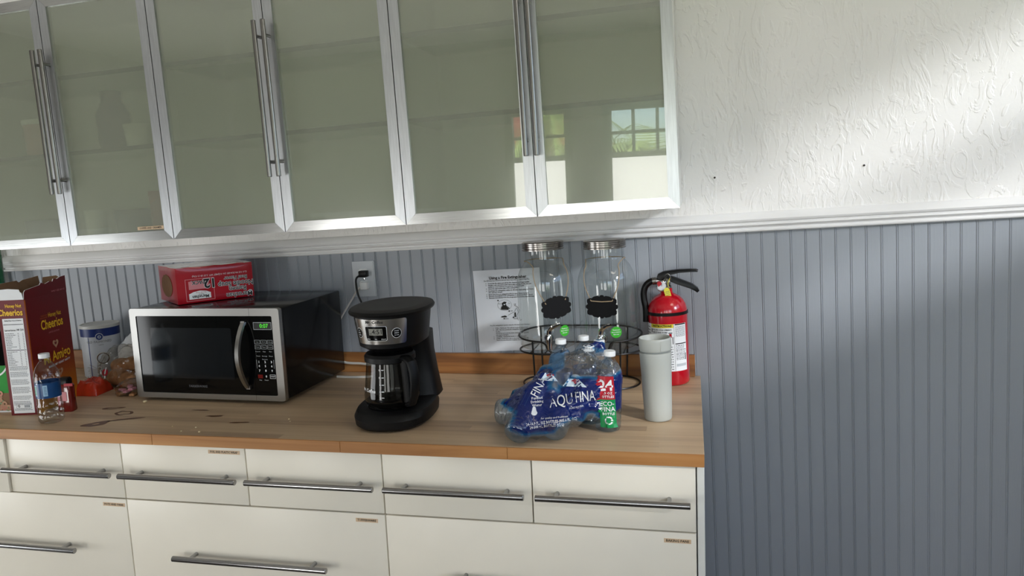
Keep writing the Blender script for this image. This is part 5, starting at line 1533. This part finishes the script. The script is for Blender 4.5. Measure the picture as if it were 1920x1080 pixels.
# wide side, flap up and torn
tor = [(.0, BH)] + [(BL, BH), (BL - .001, BH + .048), (BL - .028, BH + .046), (BL - .045, BH + .041), (BL - .062, BH + .0435), (BL - .067, BH + .036), (BL - .083, BH + .038), (BL - .105, BH + .033), (BL - .125, BH + .039), (BL - .131, BH + .033), (BL - .16, BH + .030), (.010, BH + .026), (.003, BH + .020)]
f1 = flap([(.0006 + .02 * (z - BH), y, z) for y, z in tor], .0024, 'cereal_burgundy', 'kraft', 'flap')
f2 = flap([(-BW + .002, -.001, BH), (-.001, -.001, BH), (-.002, -.003, BH + .020), (-.006, -.0035, BH + .022), (-.008, -.0042, BH + .030), (-BW * .5, -.005, BH + .033), (-BW + .004, -.005, BH + .031)], .0009, 'ink_white', 'kraft', 'flap')
f3 = flap([(-BW, BL * .02, BH), (-BW, BL, BH), (-BW - .006, BL, BH + .050), (-BW - .004, BL * .62, BH + .046), (-BW - .007, BL * .55, BH + .040), (-BW - .006, BL * .5, BH + .047), (-BW - .006, BL * .05, BH + .046)][::-1], .0009, 'kraft', 'kraft', 'flap')
f4 = flap([(-.002, BL - .001, BH), (-BW + .002, BL - .001, BH), (-BW + .006, BL + .004, BH + .044), (-.03, BL + .005, BH + .048), (-.012, BL + .004, BH + .036)][::-1], .0009, 'kraft', 'kraft', 'flap')
mb = MB(); MI = plane_M((-.0062, -.0052, BH + .026), (-1, 0, 0), (0, 0, 1)); 
MN = XZ((-BW, -.0006, 0))                                    # nutrition side: x 0..BW
PNL = MB()
rect(PNL, .0095, .0715, .006, .292, 'ink_white', MN)
for s, sz, x, y in (('Honey Nut', .0135, .047, .3290), ('Cheerios', .0255, .036, .3090)):
    text(PNL, s, sz, 'ink_yellow', MN, x, y, .0006, bold=.03, sx=.78)
text(PNL, 'Nutrition Facts / Datos de Nutricion', .0052, 'ink_black', MN, .0405, .2860, .0006, bold=.03, sx=.66)
rect(PNL, .011, .070, .2735, .2752, 'ink_black', MN, .0006)
text(PNL, 'Calories/Calorias', .0068, 'ink_black', MN, .0115, .2570, .0006, align='LEFT', bold=.03, sx=.72); text(PNL, '140', .0085, 'ink_black', MN, .052, .2580, .0006, bold=.03, sx=.8); text(PNL, '210', .0085, 'ink_black', MN, .0645, .2580, .0006, bold=.03, sx=.8)
rng = random.Random(5); y = .2475
while y > .013:
    if .196 < y < .1985: rect(PNL, .011, .070, y - .0009, y + .0009, 'ink_black', MN, .0006)
    elif y > .150:
        greek(PNL, .0125, .046, y, .0016, 'ink_grey', MN, .0006, fill=rng.uniform(.4, 1), rng=rng); rect(PNL, .0115, .0705, y - .0026, y - .0023, 'plate_white', MN, .0005)
        for xx in (.050, .064): rect(PNL, xx, xx + .0035, y - .0008, y + .0008, 'ink_grey', MN, .0006)
    elif y > .030 or y < .020:
        if not any(abs(y - g) < .003 for g in (.134, .112, .089, .062, .045)): greek(PNL, .0125, .0690, y, .0013, 'ink_grey', MN, .0006, fill=rng.uniform(.85, 1), rng=rng)
    y -= .0050 if y > .150 else .0033
outline(PNL, .0185, .0640, .0205, .0350, .0007, 'ink_grey', MN, .0006); text(PNL, 'G', .011, 'ink_black', MN, .0255, .0275, .0006, bold=.03); rect(PNL, .042, .060, .0225, .0325, 'plate_white', MN, .0006); greek(PNL, .043, .059, .029, .0014, 'ink_grey', MN, .0007, rng=rng); greek(PNL, .043, .059, .0255, .0014, 'ink_grey', MN, .0007, rng=rng)
build('nutrition_panel', PNL, cb, False, label='white nutrition table')
MC = plane_M((.0008, 0, 0), (0, 1, 0), (0, 0, 1)); PR = MB()
def ct(body, size, mname, x, y, rot=0.10 * 0, **kw): text(PR, body, size, mname, MC, x, y, .0006, rot=rot, **kw)
ct('Honey Nut', .0195, 'ink_yellow', .1335, .2830, sx=.72, bold=.012); ct('MADE WITH', .006, 'ink_orange', .083, .2850); ct('REAL HONEY', .006, 'ink_orange', .080, .2785)
ct('Cheerios', .0400, 'ink_yellow', .116, .2560, sx=.74, bold=.022); ct('LIMITED EDITION', .0068, 'ramen_pink', .121, .2300)
ct('Mi Amigo', .0430, 'ink_yellow', .122, .1540, sx=.82, bold=.018, rot=.05); ct('MAKES MY HEART HAPPY', .0098, 'ink_white', .130, .1285, bold=.01, rot=.05)
text(PR, 'FAMILY SIZE 18.8 OZ', .0075, 'ramen_pink', MC, .165, .3530, .0008)
def heart(cx, cy, s, m_, z=.0008, ht=.4, rng_=None):
    P_ = []
    for i in range(26):
        t = 2 * PI * i / 26; P_.append((16 * math.sin(t) ** 3 / 17, (13 * math.cos(t) - 5 * math.cos(2 * t) - 2 * math.cos(3 * t) - math.cos(4 * t)) / 17))
    o = [(cx + s * a, cy + s * b_, z) for a, b_ in P_]; q = [(cx + s * ht * a, cy + s * ht * b_ + s * .05, z) for a, b_ in P_]; k = 26
    if ht > 0: PR.add(o + q, [(i, (i + 1) % k, k + (i + 1) % k, k + i) for i in range(k)], m_, MC)
    else: PR.add(o, [tuple(range(k))], m_, MC)
build('front_print', PR, cb, False, label='yellow cereal lettering')
mat('cereal_dull_red', '7a241c', 0.35, var=.05)  # dull red ink of the large faint heart print
for a_ in ((.121, .1920, .0155, 'ring_cereal'), (.128, .1010, .0145, 'ring_cereal'), (.045, .178, .030, 'cereal_dull_red', .0004, .45)):
    PR = MB(); heart(*a_); build('heart_print', PR, cb, False)

# green snack box cut by the frame
gb = thing('snack_box', 'green box with printed cereal rings at the far left, behind the burgundy box', 'snack box', (-1.9960, -.5180, ZC), math.radians(10))
mb = MB(); mb.box(-.30, -.004, .0, .060, 0, .25, 'black_gloss', bev=.001); mb.box(-.3002, -.0035, -.0004, .03, .048, .145, 'bag_green'); build('carton', mb, gb, False)
mb = MB(); MG2 = XZ((0, -.0008, 0)); rng = random.Random(9)
rect(mb, -.30, -.0036, .0005, .0605, 'kraft', MG2, .0001); rect(mb, -.30, -.0036, .0005, .006, 'ink_white', MG2, .0002)
k = 24
pts_o = [(-.065 + .060 * math.cos(a), .168 + .060 * math.sin(a), .0004) for a in [-1.35 + 1.9 * i / k for i in range(k + 1)]]; pts_i = [(-.065 + .055 * math.cos(a), .168 + .055 * math.sin(a), .0004) for a in [-1.35 + 1.9 * i / k for i in range(k + 1)]]
mb.add(pts_o + pts_i, [(i, i + 1, k + 2 + i, k + 1 + i) for i in range(k)], 'ink_white', MG2)
mat('ring_pink', 'c98a78', .6, var=.1); mat('ring_mint', '8ba078', .6, var=.1)
for i in range(46):
    x, y_ = rng.uniform(-.12, -.014), rng.uniform(.010, .062); r = .0085
    o = [(x + r * math.cos(2 * PI * j / 12), y_ + r * math.sin(2 * PI * j / 12), .0006 + i * .00002) for j in range(12)]; q = [(x + r * .35 * math.cos(2 * PI * j / 12), y_ + r * .35 * math.sin(2 * PI * j / 12), .0006 + i * .00002) for j in range(12)]
    mb.add(o + q, [(j, (j + 1) % 12, 12 + (j + 1) % 12, 12 + j) for j in range(12)], ('ring_pink', 'ring_cereal', 'ring_mint', 'ring_cereal')[i % 4], MG2)
build('print', mb, gb, False, label='printed cereal rings')

# clear water bottle in front of the cereal box
pet('water_bottle', 'clear water bottle with a blue paper band in front of the burgundy cereal box', (-1.7930, -.5960, ZC + .0003), (0, 0, 1), 0, None, 'pet', 'printed', .03)

# small red flavour bottle
rb = thing('flavour_bottle', 'small clear red bottle with a black cap behind the clear water bottle', 'bottle', (-1.8380, -.4900, ZC), .2)
mb = MB()
def rr(hx_, hy_, z): return [(x, y, z) for x, y in rrect(-hx_, hx_, -hy_, hy_, min(hx_, hy_) * .5, 4)]
mb.loft([rr(.021, .014, 0), rr(.023, .016, .004), rr(.022, .015, .03), rr(.0215, .0145, .05), rr(.022, .015, .078), rr(.017, .013, .084)], 'red_dark'); build('bottle', mb, rb)
mb = MB(); mb.loft([rr(.017, .013, .0843), rr(.0175, .0135, .098), rr(.014, .010, .1035)], 'black_plastic'); build('cap', mb, rb, label='black cap')
mb = MB(); MB2 = XZ((0, -.0153, 0)); rect(mb, -.006, .010, .034, .062, 'ramen_pink', MB2, .0006); rect(mb, -.018, -.010, .02, .066, 'ramen_pink', MB2, .0006)
mb.box(.006, .032, -.0160, -.0152, .079, .0875, 'film_red'); build('label', mb, rb, False)

# oats canister
oc = thing('oats_canister', 'white and blue round oats canister against the beadboard', 'canister', (-2.0920, -.0520, ZC))
RC = .0640
mb = MB(); mb.lathe([(RC - .002, 0), (RC, .002), (RC, .182)], 'oat_white', 48); mb.lathe([(RC + .0004, .1480), (RC + .0004, .1800)], 'oat_blue', 48, cap=False); build('tube', mb, oc)
mb = MB(); mb.lathe([(RC + .0018, .1770), (RC + .0022, .1785), (RC + .0022, .1865), (RC + .0008, .1880), (RC - .004, .1880), (RC - .006, .1855), (.0001, .1855)], 'lid_clear', 48); build('lid', mb, oc, label='translucent plastic lid')
mb = MB(); A0 = D(38)
for R_, m_, o_ in ((.0130, 'oat_white', .0010), (.0110, 'oat_blue', .0014), (.0052, 'oat_white', .0018), (.0028, 'oat_blue', .0022)):
    w = cyl_warp(RC, A0, .1480, o_); pp = [(0, 0)] + [(R_ * math.cos(2 * PI * j / 24), R_ * math.sin(2 * PI * j / 24)) for j in range(24)]
    mb.add([w(*p_) for p_ in pp], [(0, j + 1, (j + 1) % 24 + 1) for j in range(24)], m_)
cyl_text(mb, 'OLD FASHIONED', .0115, 'ink_grey', RC, A0 - .04, .1300, sx=.95); cyl_text(mb, 'OATS', .0065, 'ink_grey', RC, A0 + .05, .1185)
cyl_rect(mb, RC, A0 - .62, A0 - .57, .004, .147, 'oat_blue', 2)
for R_, m_, o_ in ((.0225, 'lid_clear', .0008), (.0200, 'lid_steel', .0012), (.0165, 'oat_white', .0016)):
    w = cyl_warp(RC, A0 + .08, .0700, o_); pp = [(0, 0)] + [(R_ * math.cos(2 * PI * j / 28), R_ * math.sin(2 * PI * j / 28)) for j in range(28)]
    mb.add([w(*p_) for p_ in pp], [(0, j + 1, (j + 1) % 28 + 1) for j in range(28)], m_)
build('print', mb, oc, False, label='blue emblem, lettering and round seal')

def lumpy(name, rx, ry, rz_, mname, parent, seed, amp=.25, freq=14, sub=4, loc=(0, 0, 0), label=None, flat_base=True, sm=True):
    bm = bmesh.new(); bmesh.ops.create_icosphere(bm, subdivisions=sub, radius=1.0)
    so = Vector((seed * 3.1, seed * 1.7, seed))
    for v in bm.verts:
        q = Vector((v.co.x * rx, v.co.y * ry, v.co.z * rz_)); f = 1 + amp * (abs(noise.noise(q * freq + so)) * 1.6 - .35 + .5 * abs(noise.noise(q * freq * 2.7 + so)))
        v.co = q * f
    if flat_base:
        for v in bm.verts: v.co.z = max(v.co.z, -rz_ * .72) + rz_ * .72
    mb = MB(); mb.bm(bm, mname, Matrix.Translation(loc)); return build(name, mb, parent, sm, 60, label)
# red pouch
po = thing('foil_pouch', 'crumpled glossy red pouch lying between canister and bread bag', 'pouch', (-1.9200, -.2980, ZC), .12)
bm = bmesh.new(); bmesh.ops.create_grid(bm, x_segments=26, y_segments=18, size=.5)
top = []
for v in bm.verts:
    x, y = v.co.x * .082, v.co.y * .085; ed = max(0, 1 - (abs(v.co.x) * 2) ** 4) * max(0, 1 - (abs(v.co.y) * 2) ** 4)
    v.co = Vector((x, y * (1 + .1 * noise.noise(Vector((x * 20, 0, 0)))), .004 + .040 * ed ** .5 + .016 * noise.noise(Vector((x * 60, y * 60, 2))) * ed + .008 * abs(noise.noise(Vector((x * 140, y * 40, 5)))) * ed))
e2 = bmesh.ops.extrude_face_region(bm, geom=list(bm.faces))
for g in e2['geom']:
    if isinstance(g, bmesh.types.BMVert): g.co.z = .0008
mb = MB(); mb.bm(bm, 'red_pouch'); build('pouch', mb, po, True, 60)
# bread bag
bg = thing('bread_bag', 'clear plastic bag of buns gathered with a red tie beside the microwave', 'bread bag', (-1.9000, -.1900, ZC))
for i, (x, y, z, r) in enumerate(((.0, .0, .005, .044), (.055, -.025, .004, .040), (.038, .02, .050, .036), (-.012, .02, .046, .034))):
    lumpy('bun', r * 1.1, r, r * .72, 'bread', bg, 20 + i, .06, 20, 3, (x, y, z))
lumpy('bag', .088, .072, .078, 'bag_clear', bg, 4, .26, 18, 5, (.020, 0, 0), 'clear crinkled plastic')
mb = MB(); rng = random.Random(2); P0 = Vector((.0, -.072, .060))
for i in range(22):
    a = PI * .55 + 1.7 * PI * i / 22; a2 = a + .24; ln = rng.uniform(.028, .048)
    d1 = Vector((math.cos(a) * .7 - .55, -.5, math.sin(a) * .7)); d2 = Vector((math.cos(a2) * .7 - .55, -.5, math.sin(a2) * .7))
    mb.add([P0 + d1 * .005, P0 + d2 * .005, P0 + d2 * ln, P0 + d1 * ln * rng.uniform(.8, 1)], [(0, 1, 2, 3)], 'bag_clear')
build('gathered_neck', mb, bg, True, 80)
mb = MB(); mb.tube([P0 + Vector((.008 * math.cos(t * PI / 5), .003 * math.sin(t * PI / 5), .009 * math.sin(t * PI / 5))) for t in range(10)], .0034, 'film_red', 6, closed=True); mb.tube([P0, P0 + Vector((.012, -.006, .018))], .002, 'ink_white', 6); mb.tube([P0, P0 + Vector((.004, -.008, -.018))], .002, 'ink_white', 6); build('tie', mb, bg, label='red twist tie')
# white wrapped parcel behind
wp2 = thing('paper_bag', 'crumpled white paper bag behind the bread bag', 'paper bag', (-1.928, -.050, ZC))
lumpy('bag', .095, .040, .090, 'white_wrap', wp2, 7, .22, 14, 4)
# pink sweets bag
pk = thing('sweets_bag', 'clear bag of pink wafers at the foot of the microwave', 'sweets bag', (-1.7700, -.2950, ZC))
rng = random.Random(4)
for i in range(9):
    x, y = rng.uniform(-.038, .030), rng.uniform(-.034, .034)
    mb = MB(); mb.box(-.011, .011, -.008, .008, -.004, .004, 'pink_candy' if i % 3 else 'bread', Matrix.Translation((x, y, .006 + .008 * (i % 3))) @ Matrix.Rotation(rng.uniform(0, 3), 4, 'Z') @ Matrix.Rotation(rng.uniform(-.2, .2), 4, 'X'), bev=.0015); build('wafer', mb, pk)
lumpy('bag', .050, .048, .028, 'bag_clear', pk, 9, .3, 30, 4, (0, 0, 0), 'clear crinkled plastic')
# green pole
gp = thing('green_pole', 'glossy green pole standing in the back corner behind the boxes', 'pole', (-2.545, -.030, ZC))
mb = MB(); mb.lathe([(.024, 0), (.026, .004), (.026, .74), (.0255, .744), (.0001, .745)], 'pole_green', 32); build('pole', mb, gp)
